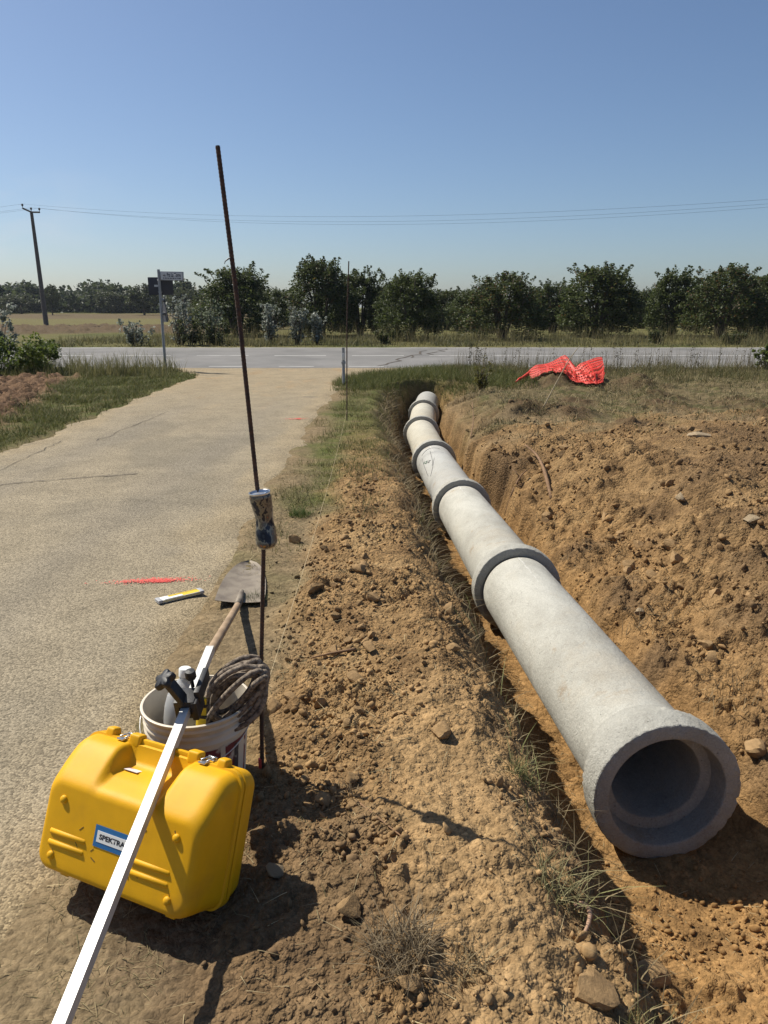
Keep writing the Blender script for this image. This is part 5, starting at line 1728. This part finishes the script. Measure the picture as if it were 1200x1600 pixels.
for i, (px, y, w, h, lab) in enumerate([(345, 31.2, 1.1, 1.0, 'dark green bush behind the road, left of the tall steel bar'), (300, 30.8, 0.8, 1.1, 'green bush just right of the signpost across the road'), (600, 31.8, 0.5, 0.55, 'small round green bush left of the lone hazel trunk'),
                                        (1026, 32.0, 0.6, 0.55, 'rounded green bush across the road, right of the net'), (1145, 31.6, 0.6, 0.5, 'low green bush across the road near the right edge')]):
    shrub('green_bush', 530 + i, on_ground(px, y), w, h, 40, 50, 0.08, (0.05, 0.062, 0.02), (0.10, 0.115, 0.04), lab, 'bushes beyond the road', 'bush')
shrub('green_bush', 540, on_ground(1200, 20.6), 0.45, 0.75, 30, 40, 0.06, GRN_A, GRN_B, 'bright green bush at the right edge before the road', None, 'bush')
shrub('yellow_weed', 541, (1.95, 15.6, hz(1.95, 15.6)), 0.28, 0.75, 30, 34, 0.035, (0.09, 0.09, 0.02), (0.19, 0.17, 0.04), 'yellow-green weed on the right lip of the trench head', None, 'weed')


def blades(rng, x, y, hgt, wid, colA, colB, lean=0.5, seg=3, z=None, tipdark=1.0, flat=False):
    """curved grass blades as ribbons: x, y arrays; returns V, Q, C"""
    n = len(x)
    z = height(x, y) if z is None else z
    az = rng.uniform(0, 2 * np.pi, n)
    L_ = np.stack([np.cos(az), np.sin(az), np.zeros(n)], -1)
    az2 = az + np.pi / 2 + rng.normal(0, 0.5, n)
    S_ = np.stack([np.cos(az2), np.sin(az2), np.zeros(n)], -1)
    ln = lean * rng.uniform(0.2, 1.6, n)
    P0 = np.stack([x, y, z - 0.01], -1)
    rows = []
    for k in range(seg + 1):
        s = k / seg
        c = P0 + L_ * (hgt * ln * s ** 1.7)[:, None] + np.array([0, 0, 1]) * (hgt * s * (1 - 0.25 * ln * s if not flat else 0.12 + 0 * s))[:, None]
        w = wid * (1 - s) ** 0.7 + 0.0004
        rows.append(c - S_ * (w / 2)[:, None]); rows.append(c + S_ * (w / 2)[:, None])
    V = np.stack(rows, 1)
    per = V.shape[1]
    base = (np.arange(n) * per)[:, None]
    Q = np.concatenate([base + np.array([2 * k, 2 * k + 1, 2 * k + 3, 2 * k + 2]) for k in range(seg)], 0)
    t = rng.uniform(0, 1, n)[:, None]
    C = (np.array(colA) * (1 - t) + np.array(colB) * t) * rng.uniform(0.75, 1.25, (n, 1))
    return V.reshape(-1, 3), Q, np.repeat(C, per, 0)


def stuff_obj(name, parts, m, label, cat):
    V = []; Q = []; C = []; n = 0
    for v, q, c in parts:
        V.append(v); Q.append(q + n); C.append(c); n += len(v)
    me = np_mesh(name, np.concatenate(V), np.concatenate(Q), np.concatenate(C)); me.materials.append(m)
    o = link(bpy.data.objects.new(name, me))
    return tag(o, label, cat, None, 'stuff')


def scatter(rng, n, x0, x1, y0, y1, keep=None):
    x = rng.uniform(x0, x1, n); y = rng.uniform(y0, y1, n)
    if keep is not None:
        k = keep(x, y) > rng.uniform(0, 1, n)
        x, y = x[k], y[k]
    return x, y


GREEN = ((0.064, 0.086, 0.022), (0.160, 0.155, 0.050)); OLIVE = ((0.12, 0.11, 0.045), (0.20, 0.17, 0.075)); DRY = ((0.26, 0.20, 0.10), (0.42, 0.34, 0.19))


def grass():
    rng = np.random.default_rng(900)
    # strip between lane and trench
    def k1(x, y):
        m = masks(x, y); n = fbm(x, y, 0.7, 3, 211)
        return sstep(-1.05, -0.55, x + 0.25 * n) * sstep(0.30, -0.15, x + 0.3 * n - 0.02 * (y - 8)) * sstep(5.0, 8.0, y + 1.2 * n) * (0.12 + 0.88 * sstep(-0.25, 0.5, n)) * (1 - m['lane'])
    x, y = scatter(rng, 30000, -1.4, 0.5, 4.6, 18, k1)
    parts = [blades(rng, x, y, rng.uniform(0.02, 0.085, len(x)) , 0.006 + 0 * x, *GREEN, lean=0.9)]
    x, y = scatter(rng, 16000, -1.4, 0.4, 5.0, 18, k1)
    parts.append(blades(rng, x, y, rng.uniform(0.04, 0.13, len(x)), 0.005 + 0 * x, *OLIVE, lean=0.8))
    def k2(x, y):
        m = masks(x, y); n = fbm(x, y, 0.9, 3, 213)
        return m['t'] * (1 - m['road']) * (1 - m['lane']) * sstep(15.5, 17.2, y + 0.8 * n)
    x, y = scatter(rng, 30000, -1.2, 3.2, 15.0, 21.9, k2)
    parts.append(blades(rng, x, y, rng.uniform(0.08, 0.24, len(x)), 0.010 + 0 * x, *GREEN, lean=0.7))
    stuff_obj('grass_strip', parts, M_BLADE, 'short green grass strip between the lane and the trench', 'grass')
    # left verge
    def k3(x, y):
        m = masks(x, y); n = fbm(x, y, 0.8, 3, 215)
        return sstep(-4.40, -4.75, x + 0.15 * n) * (1 - m['plough']) * (1 - m['lane']) * (1 - m['road']) * (0.10 + 0.90 * sstep(-0.45, 0.35, n))
    x, y = scatter(rng, 60000, -7.2, -4.3, 5, 21.6, k3)
    parts = [blades(rng, x, y, rng.uniform(0.05, 0.15, len(x)), 0.011 + 0 * x, *GREEN, lean=0.8)]
    x, y = scatter(rng, 16000, -7.2, -4.3, 5, 21.6, k3)
    parts.append(blades(rng, x, y, rng.uniform(0.05, 0.17, len(x)), 0.009 + 0 * x, *OLIVE, lean=1.0))
    x, y = scatter(rng, 9000, -9.5, -4.9, 17.6, 21.4, lambda x, y: (1 - masks(x, y)['lane']) * sstep(-4.9, -5.6, x))
    pt = sstep(-0.45, 0.7, fbm(x, y, 0.9, 3, 231)); k = pt > rng.uniform(0, 0.9, len(x)); x, y, pt = x[k], y[k], pt[k]
    parts.append(blades(rng, x, y, rng.uniform(0.12, 0.75, len(x)) * (0.35 + 0.75 * pt) * sstep(17.4, 19.5, y), 0.013 + 0 * x, (0.10, 0.11, 0.035), (0.27, 0.235, 0.11), lean=0.5))
    x, y = scatter(rng, 6000, -16, -8, 18.6, 21.6)
    parts.append(blades(rng, x, y, rng.uniform(0.05, 0.32, len(x)) * (0.5 + 0.6 * sstep(-.4, .6, fbm(x, y, 1.2, 2, 233))), 0.015 + 0 * x, *GREEN, lean=0.7))
    stuff_obj('verge_grass', parts, M_BLADE, 'green verge grass between the lane and the ploughed strip', 'grass')
    # weeds before the main road on the right
    x, y = scatter(rng, 26000, 1.5, 16, 17.0, 21.7, lambda x, y: 0.25 + 0.75 * sstep(17.3, 19.5, y + 0.8 * fbm(x, y, 1.2, 2, 217)))
    pt = sstep(-0.5, 0.6, fbm(x, y, 0.9, 3, 235))
    parts = [blades(rng, x, y, rng.uniform(0.06, 0.36, len(x)) * (0.35 + 0.9 * pt), 0.012 + 0 * x, (0.075, 0.085, 0.028), (0.21, 0.175, 0.085), lean=0.8)]
    x, y = scatter(rng, 1800, 1.8, 16, 19.0, 21.6)
    parts.append(blades(rng, x, y, rng.uniform(0.35, 0.75, len(x)), 0.008 + 0 * x, (0.09, 0.085, 0.04), (0.22, 0.17, 0.09), lean=0.25))
    # seed-headed stalks standing against the road
    st = rng.uniform(2.0, 15.5, 60); sy = rng.uniform(20.0, 21.5, 60)
    st[:10] = 1.55 + rng.normal(0, 0.12, 10) + 0.9; sy[:10] = 20.6
    cs = []; rs = []
    for a, b in zip(st, sy):
        h = rng.uniform(0.4, 0.95); z0 = hz(a, b)
        for j in range(5): cs.append((a + rng.normal(0, 0.02), b, z0 + h * (0.35 + 0.65 * j / 4))); rs.append(0.05)
    parts.append(leaf_cloud(rng, cs, rs, 9, 0.032, (0.06, 0.055, 0.03), (0.11, 0.09, 0.05)))
    parts.append(blades(rng, st, sy, rng.uniform(0.6, 0.95, 60), 0.012 + 0 * st, (0.06, 0.055, 0.03), (0.12, 0.09, 0.05), lean=0.1))
    stuff_obj('roadside_weeds', parts, M_BLADE, 'tall thin weeds and dry grass along the near side of the road', 'weeds')
    # short dry grass on the right ground
    def k4(x, y):
        m = masks(x, y); n = fbm(x, y, 1.0, 3, 219)
        return m['t'] * sstep(0.55, 0.9, m['d']) * (0.08 + 0.6 * sstep(-0.1, 0.6, n)) * sstep(8.5, 12.5, y - 0.2 * (x - 2))
    x, y = scatter(rng, 110000, 1.2, 12, 8, 18.8, k4)
    h1 = len(x) // 2
    parts = [blades(rng, x[:h1], y[:h1], rng.uniform(0.03, 0.15, h1), 0.011 + 0 * x[:h1], (0.06, 0.066, 0.024), (0.13, 0.115, 0.05), lean=1.1),
             blades(rng, x[h1:], y[h1:], rng.uniform(0.03, 0.17, len(x) - h1), 0.009 + 0 * x[h1:], (0.20, 0.155, 0.08), (0.42, 0.34, 0.19), lean=1.4)]
    stuff_obj('sparse_grass', parts, M_BLADE, 'sparse cut grass on the levelled ground right of the trench', 'grass')
    # orchard floor beyond the road
    x, y = scatter(rng, 42000, -14, 26, 29.5, 40, lambda x, y: 0.3 + 0.7 * sstep(-0.3, 0.4, fbm(x, y, 2.0, 2, 221)))
    pt = sstep(-0.5, 0.6, fbm(x, y * 0.6, 1.6, 3, 237))
    parts = [blades(rng, x, y, rng.uniform(0.06, 0.42, len(x)) * (0.3 + 0.9 * pt), 0.024 + 0 * x, (0.070, 0.080, 0.028), (0.20, 0.175, 0.085), lean=0.8)]
    x, y = scatter(rng, 2600, -10, 24, 30, 34)
    parts.append(blades(rng, x, y, rng.uniform(0.5, 1.0, len(x)), 0.013 + 0 * x, (0.13, 0.12, 0.055), (0.27, 0.22, 0.11), lean=0.3))
    stuff_obj('orchard_grass', parts, M_BLADE, 'rough grass on the far verge and under the orchard', 'grass')
    # dry grass hanging over the left wall of the trench and rooted in it
    yy = rng.uniform(1.2, 17, 14000); cc = np.interp(yy, JY, JX)
    xx = cc - rng.normal(0.60, 0.085, len(yy)); k = (0.15 + sstep(-0.2, 0.5, fbm(xx * .2, yy, 0.8, 3, 223))) > rng.uniform(0, 1, len(yy))
    xx, yy = xx[k], yy[k]
    parts = [blades(rng, xx, yy, rng.uniform(0.03, 0.13, len(xx)) * np.where(yy > 6, 1.3, 1.0), 0.0032 + 0.0006 * yy, (0.10, 0.075, 0.042), (0.33, 0.26, 0.145), lean=1.5)]
    k = rng.uniform(0, 1, len(xx)) < 0.10
    parts.append(blades(rng, xx[k] + 0.04, yy[k], rng.uniform(0.08, 0.2, k.sum()), 0.005 + 0 * xx[k], (0.12, 0.13, 0.04), (0.30, 0.30, 0.13), lean=0.9))
    yy = rng.uniform(3.0, 16, 5200); xx = np.interp(yy, JY, JX) + rng.normal(0.72, 0.20, len(yy)); k = sstep(0.0, 0.5, fbm(xx * .3, yy, 0.7, 2, 225)) > rng.uniform(0, 1, len(yy))
    xx, yy = xx[k], yy[k]
    parts.append(blades(rng, xx, yy, rng.uniform(0.05, 0.16, len(xx)), 0.003 + 0.0005 * yy, (0.12, 0.085, 0.045), (0.27, 0.2, 0.11), lean=1.0))
    stuff_obj('trench_edge_grass', parts, M_BLADE, 'dry torn grass and roots along the trench edges', 'dry grass')
    # trampled straw and stubble by the lane edge and the tools
    def k5(x, y):
        m = masks(x, y); n = fbm(x, y, 0.5, 3, 227)
        return sstep(0.15, 0.6, n + 0.35) * (1 - m['lane']) * (1 - 0.85 * m['loose']) * m['t']
    x, y = scatter(rng, 75000, -1.75, 0.1, 0.9, 8.5, k5)
    parts = [blades(rng, x, y, rng.uniform(0.010, 0.036, len(x)), 0.0018 + 0.0006 * y, (0.10, 0.092, 0.042), (0.32, 0.25, 0.14), lean=1.8)]
    x, y = scatter(rng, 4500, -1.9, 2.6, 0.9, 9.0, lambda x, y: 0.7 + 0 * x)
    ln = rng.uniform(0.02, 0.09, len(x))
    parts.append(blades(rng, x, y, ln, 0.0022 + 0.0002 * y, (0.26, 0.20, 0.11), (0.46, 0.38, 0.22), lean=1.0, flat=True, z=height(x, y) + 0.012))
    stuff_obj('straw_litter', parts, M_STRAW, 'bits of straw and stubble littering the trodden dirt', 'straw')


grass()


def tuft(name, px, py, n, hgt, spread, colA, colB, label, seed, lean=0.9, w=0.003):
    rng = np.random.default_rng(seed); p = gp(px, py, 0.03)
    r = spread * np.sqrt(rng.uniform(0, 1, n)); a = rng.uniform(0, 6.28, n)
    x = p.x + r * np.cos(a); y = p.y + r * np.sin(a)
    V, Q, C = blades(rng, x, y, hgt * rng.uniform(0.4, 1.1, n), np.full(n, w), colA, colB, lean=lean)
    z0 = hz(p.x, p.y); V = V - np.array([p.x, p.y, z0])
    me = np_mesh(name, V, Q, C); me.materials.append(M_BLADE)
    o = link(bpy.data.objects.new(name, me)); o.location = (p.x, p.y, z0)
    return tag(o, label, 'grass tuft', 'grass tufts on the loose soil')


tuft('grass_tuft', 625, 1520, 420, 0.10, 0.085, (0.16, 0.12, 0.075), (0.33, 0.26, 0.16), 'grey dry grass tuft on the loose soil at the bottom centre', 1, 1.0)
tuft('grass_tuft', 735, 1530, 90, 0.07, 0.05, (0.20, 0.15, 0.085), (0.34, 0.27, 0.15), 'small dry tuft right of the big grey one at the bottom', 2, 1.0)
tuft('grass_tuft', 880, 1380, 120, 0.13, 0.08, (0.13, 0.13, 0.05), (0.36, 0.32, 0.17), 'long pale grass clump on the trench edge left of the open socket', 3, 1.2)
tuft('grass_tuft', 1030, 1575, 90, 0.10, 0.07, (0.13, 0.13, 0.05), (0.30, 0.27, 0.13), 'green-tinged grass clump in the trench bottom, lower right', 4, 0.8)
tuft('grass_tuft', 820, 1190, 110, 0.12, 0.06, (0.09, 0.11, 0.035), (0.28, 0.25, 0.12), 'greenish tuft on the trench edge left of the nearest pipe', 5, 1.0)
tuft('grass_tuft', 540, 1248, 70, 0.07, 0.04, (0.15, 0.105, 0.06), (0.27, 0.2, 0.12), 'small brown tuft where the bar shadow begins', 6, 0.9)
tuft('grass_tuft', 395, 935, 160, 0.07, 0.06, (0.06, 0.08, 0.025), (0.14, 0.15, 0.05), 'green weed tuft at the right corner of the shovel blade', 7, 0.8)
tuft('grass_tuft', 470, 800, 260, 0.10, 0.10, (0.05, 0.085, 0.02), (0.11, 0.14, 0.035), 'bright green tuft right of the drink can', 8, 0.8, 0.004)
tuft('grass_tuft', 985, 1050, 60, 0.16, 0.07, (0.13, 0.10, 0.05), (0.28, 0.21, 0.12), 'thin dry stalks on the right trench wall', 9, 0.5, 0.003)


# ------------------------------------------------------------------ stones, clods, roots
def lump(seed, sub=2, amp=0.30):
    bm = bmesh.new(); bmesh.ops.create_icosphere(bm, subdivisions=sub, radius=1.0)
    rng = np.random.default_rng(seed); P = np.array([v.co for v in bm.verts])
    for k in range(13):        # knock flat facets off
        d = rng.normal(size=3); d /= np.linalg.norm(d); lim = rng.uniform(0.42, 0.85)
        s = P @ d; over = np.maximum(0, s - lim); P = P - over[:, None] * d * 0.9
    P = P + amp * 0.18 * rng.normal(size=P.shape)
    for v, p in zip(bm.verts, P): v.co = p
    T = np.array([[v.index for v in f.verts] for f in bm.faces])
    bm.free()
    return P, T


def lumps_np(rng, x, y, size, templates, col, sink=0.35):
    """many lumps joined: a random turn and stretch of a few templates"""
    z = height(x, y); V = []; T = []; C = []; n0 = 0
    which = rng.integers(0, len(templates), len(x))
    for k, (P, F_) in enumerate(templates):
        m = np.where(which == k)[0]; n = len(m)
        if n == 0: continue
        q = rng.normal(size=(n, 4)); q /= np.linalg.norm(q, axis=1)[:, None]
        w, a, b, c = q.T
        Rm = np.stack([1 - 2 * (b * b + c * c), 2 * (a * b - c * w), 2 * (a * c + b * w), 2 * (a * b + c * w), 1 - 2 * (a * a + c * c), 2 * (b * c - a * w),
                       2 * (a * c - b * w), 2 * (b * c + a * w), 1 - 2 * (a * a + b * b)], -1).reshape(n, 3, 3)
        S = size[m][:, None] * rng.uniform(0.55, 1.4, (n, 3))
        p = np.einsum('nij,nvj->nvi', Rm, P[None] * S[:, None, :])
        p = p + np.stack([x[m], y[m], z[m] + size[m] * (1 - sink) * 0.55], -1)[:, None, :]
        V.append(p.reshape(-1, 3)); T.append((F_[None] + (np.arange(n) * len(P))[:, None, None] + n0).reshape(-1, 3)); C.append(np.repeat(col[m], len(P), 0)); n0 += n * len(P)
    return np.concatenate(V), np.concatenate(T), np.concatenate(C)


def clod_colors(rng, x, y):
    h = height(x, y); c = gcolor(x, y, h)
    return c * rng.uniform(0.95, 1.4, (len(x), 1))


def clods():
    rng = np.random.default_rng(1200)
    small = [lump(k, 1, 0.25) for k in range(6)]
    big = [lump(20 + k, 2, 0.16) for k in range(8)]

    def dens(x, y):
        m = masks(x, y); n = fbm(x, y, 0.55, 3, 77)
        d = m['loose'] * m['t'] * (0.06 + 0.94 * sstep(0.0, 0.55, n))
        band = np.exp(-((x + 0.22 - 0.10 * np.sin(y)) / 0.22) ** 2) * sstep(8.0, 5.5, y) * sstep(2.0, 2.6, y)
        return np.clip((d * 0.7 + 0.8 * band) * (1 - 0.72 * m['trod']) + 0.35 * m['rl'] * m['t'] * sstep(-0.1, 0.3, fbm(x, y, 0.9, 2, 79)) * sstep(3, 4.5, y) + 0.5 * sstep(0.45, 0.7, m['d']) * sstep(1.9, 1.2, m['d']) * sstep(13, 10, y) * sstep(-0.2, 0.3, n) + 0.6 * (1 - m['t']) * (0.15 + sstep(-0.1, 0.5, n)) * sstep(3.2, 2.4, y), 0, 1)
    # perspective-friendly scatter: denser close by
    def sc_(n, x0, x1, y0, y1):
        y = y0 * (y1 / y0) ** rng.uniform(0, 1, n); x = rng.uniform(x0, x1, n) * (0.35 + y / y1 * 0.9) + 0.25
        k = dens(x, y) > rng.uniform(0, 1, n)
        return x[k], y[k]
    x, y = sc_(90000, -3.0, 6.0, 0.9, 13)
    s = 0.0024 + 0.0006 * y + 0.015 * rng.uniform(0, 1, len(x)) ** 4.5
    V1, T1, C1 = lumps_np(rng, x, y, s, small, clod_colors(rng, x, y))
    me = np_mesh('soil_crumbs', V1, T1, C1); me.materials.append(M_CLOD)
    o = link(bpy.data.objects.new('soil_crumbs', me)); tag(o, 'small crumbs of loose dry earth scattered over the spoil', 'crumbs', None, 'stuff')
    x, y = sc_(12000, -3.0, 6.0, 1.2, 13)
    s = 0.007 + 0.017 * rng.uniform(0, 1, len(x)) ** 2.6
    s = s * np.where(x > np.interp(y, JY, JX), 1 + 0.16 * np.maximum(0, y - 2.5), 1.0)
    k = (x > np.interp(y, JY, JX)) | (rng.uniform(0, 1, len(x)) < 0.55); x, y, s = x[k], y[k], s[k]
    V1, T1, C1 = lumps_np(rng, x, y, s, big, clod_colors(rng, x, y))
    me = np_mesh('earth_lumps', V1, T1, C1, smooth=False); me.materials.append(M_CLOD)
    o = link(bpy.data.objects.new('earth_lumps', me)); tag(o, 'fist-sized and smaller lumps of dry earth on the spoil', 'earth lumps', None, 'stuff')
    # the larger clods one can pick out, as single things
    tm = []
    for k in range(6):
        P, T = lump(60 + k, 3, 0.0)
        rk = np.random.default_rng(700 + k)
        for _ in range(16):
            dd = rk.normal(size=3); dd /= np.linalg.norm(dd); ov = np.maximum(0, P @ dd - rk.uniform(0.38, 0.7)); P = P - ov[:, None] * dd * 0.95
        n3 = np.stack([fbm(P[:, 0] + 5 * k, P[:, 1] + 1.7 * P[:, 2], 0.5, 4, 500 + k, 0.6)], -1)
        P = P * (1.25 + 0.11 * n3)
        cc = np.repeat(np.array([[0.285, 0.185, 0.092]]) * (0.85 + 0.06 * k), len(P), 0)
        me = np_mesh('soil_clod', P, T, cc, smooth=True); me.materials.append(M_CLODBIG); me.set_sharp_from_angle(angle=R(22)); tm.append(me)
    def place(x, y, s, label, group, k, name='soil_clod', cat='clod', sq=0.75):
        o = link(bpy.data.objects.new(name, tm[k % 6])); o.location = (x, y, hz(x, y) + s * 0.30)
        o.scale = (s * random.uniform(0.9, 1.3), s * random.uniform(0.8, 1.1), s * sq); o.rotation_euler = (random.uniform(-.4, .4), random.uniform(-.4, .4), random.uniform(0, 6.28))
        return tag(o, label, cat, group)
    rg = random.Random(9); cnt = 0
    while cnt < 60:
        y = 2.2 * (7.0 / 2.2) ** rg.random(); x = -0.18 + rg.gauss(0, 0.20)
        if float(dens(np.array([x]), np.array([y]))[0]) < 0.3 or math.hypot(x + 0.645, y - 2.34) < 0.28: continue
        place(x, y, 0.018 + 0.030 * rg.random() ** 2, 'dry earth clod on the rubbly ridge between lane and trench', 'clods on the left ridge', cnt); cnt += 1
    cnt = 0
    while cnt < 90:
        y = 3.0 * 3.2 ** rg.random(); x = float(np.interp(y, JY, JX)) + (rg.uniform(0.55, 1.3) if cnt % 2 else rg.uniform(0.7, 3.6))
        if float(dens(np.array([x]), np.array([y]))[0]) < 0.25: continue
        place(x, y, 0.022 + 0.055 * rg.random() ** 1.8, 'earth clod on the spread spoil right of the trench', 'clods on the right spoil', cnt); cnt += 1
    spec = [(928, 1552, 0.105, 'large split clod on the trench edge at the bottom right'), (1063, 783, 0.062, 'pale rounded stone sitting out on the right spoil'), (1175, 822, 0.062, 'pale stone near the right edge, below the dark clods'),
            (1098, 681, 0.20, 'flat pale stone lying in the dry grass at the right'), (1000, 958, 0.045, 'grey-brown stone by the dark hollow on the right bank'), (463, 848, 0.060, 'angular tan clod at the grass edge right of the can'),
            (430, 1112, 0.050, 'pale angular clod beside the rope coil'), (545, 1425, 0.046, 'dark upright clod at the edge of the case shadow'), (427, 1366, 0.030, 'small stone lying inside the shadow right of the case'),
            (690, 1150, 0.05, 'rounded clod high on the trodden spoil left of the trench'), (1012, 1520, 0.07, 'broad clod on the trench floor at the bottom right'), (700, 955, 0.045, 'clod on the crest of the left bank beside the second joint'),
            (490, 925, 0.055, 'biggest clod of the ridge, right of the shovel blade'), (640, 1540, 0.03, 'small clod under the grey grass tuft'), (1105, 1010, 0.045, 'clod on the right bank above the nearest pipe')]
    for k, (px, py, s, lab) in enumerate(spec):
        z = 0.08
        for _ in range(12):
            p = gp(px, py, z); z = 0.5 * z + 0.5 * hz(p.x, p.y)
        st = 'stone' in lab
        o = place(p.x, p.y, s * (0.9 if 'split' in lab else 1), lab, None, k, 'stone' if st else 'soil_clod', 'stone' if st else 'clod', 0.30 if 'flat' in lab else 0.72)
        if 'flat' in lab: o.location.z = hz(p.x, p.y) - 0.005; o.scale = (0.19, 0.13, 0.055); o.rotation_euler = (0.03, 0.02, 0.4)
        if 'split' in lab: o.data = tm[2]; o.scale = (0.085, 0.075, 0.055); o.rotation_euler = (0.2, 0.1, 1.2); o.location.z = hz(p.x, p.y) - 0.008
        if st:
            o.data = o.data.copy(); o.data.materials.clear(); o.data.materials.append(M_STONE)


clods()


def stick(name, pts, rad, label, m=M_ROOT, side=()):
    P = [Vector(p) for p in pts]; loc = P[0].copy()
    Q = []
    for i in range(len(P) - 1):
        for k in range(5): Q.append(P[i].lerp(P[i + 1], k / 5))
    Q.append(P[-1])
    for _ in range(4): Q = [Q[0]] + [(Q[i - 1] + 2 * Q[i] + Q[i + 1]) / 4 for i in range(1, len(Q) - 1)] + [Q[-1]]
    n = len(Q); g = G(); g.tube([q - loc for q in Q], [rad * (1 - 0.55 * i / n) * random.uniform(0.85, 1.15) for i in range(n)], 7)
    for a, d in side:
        b = Q[int(a * (n - 1))] - loc; d = Vector(d); g.tube([b, b + d * 0.5 + Vector((0, 0, 0.01)), b + d], [rad * 0.5, rad * 0.4, rad * 0.15], 5)
    o = g.obj(name, m, None, smooth=True); o.location = loc
    return tag(o, label, 'stick' if name != 'root' else 'root')


def gz(px, py, dz=0.02, z=0.08):
    for _ in range(14):
        p = gp(px, py, z); z = 0.5 * z + 0.5 * hz(p.x, p.y)
    p.z = hz(p.x, p.y) + dz
    return p


stick('branch', [gz(862, 775, 0.0), gz(850, 745, 0.07), gz(838, 722, 0.10), gz(820, 712, 0.13)], 0.022, 'dark bent branch leaning on the right bank of the trench')
stick('branch', [gz(790, 800, 0.02), gz(800, 775, 0.05), gz(812, 755, 0.08), gz(822, 748, 0.10)], 0.014, 'thin root-like branch on the right trench lip below the bent one', side=((0.4, (0.12, 0.05, 0.06)), (0.7, (-0.08, 0.1, 0.08))))
stick('root', [gz(898, 1418, 0.01), gz(912, 1424, 0.03), gz(922, 1440, 0.035), gz(918, 1460, 0.03), gz(908, 1466, 0.0)], 0.010, 'curled pale root sticking out of the trench edge', mat('pale_root', (0.36, 0.22, 0.14), 0.85, var=0.2, scale=20))
stick('root', [gz(555, 1018, 0.012), gz(520, 1026, 0.02), gz(487, 1032, 0.014)], 0.008, 'dry twig lying across the rubble right of the rope')
stick('branch', [gz(848, 640, 0.02), at_dist(868, 600, gz(848, 640).y + 0.1), at_dist(890, 560, gz(848, 640).y + 0.25), at_dist(906, 540, gz(848, 640).y + 0.3)], 0.010, 'long dry stalk slanting up in front of the orange net', mat('pale_stalk', (0.36, 0.29, 0.18), 0.8))
stick('root', [gz(560, 1255, 0.004), gz(590, 1282, 0.012), gz(612, 1300, 0.012), gz(640, 1318, 0.004)], 0.004, 'thin root lying along the shadow of the steel bar')
stick('branch', [gz(735, 690, 0.02), gz(740, 672, 0.15), gz(737, 655, 0.28)], 0.009, 'leafless twig on the right bank by the fourth pipe joint', side=((0.5, (0.1, 0, 0.12)), (0.8, (-0.07, 0.03, 0.1))))


# ------------------------------------------------------------------ summer haze
def build_haze():
    g = G(); g.box((0, 850, 5.0), (8000, 2200, 14.0))
    o = g.obj('haze', bpy.data.materials.new('haze_air'), None)
    m = o.data.materials[0]; m.use_nodes = True; nt = m.node_tree
    for n in list(nt.nodes):
        if n.type != 'OUTPUT_MATERIAL': nt.nodes.remove(n)
    v = nt.nodes.new('ShaderNodeVolumePrincipled')
    v.inputs['Color'].default_value = (0.80, 0.88, 1.0, 1)
    v.inputs['Density'].default_value = 0.0002
    v.inputs['Anisotropy'].default_value = 0.2
    nt.links.new(v.outputs[0], nt.nodes['Material Output'].inputs['Volume'])
    tag(o, 'thin pale summer haze over the fields', 'haze', None, 'stuff')


build_haze()
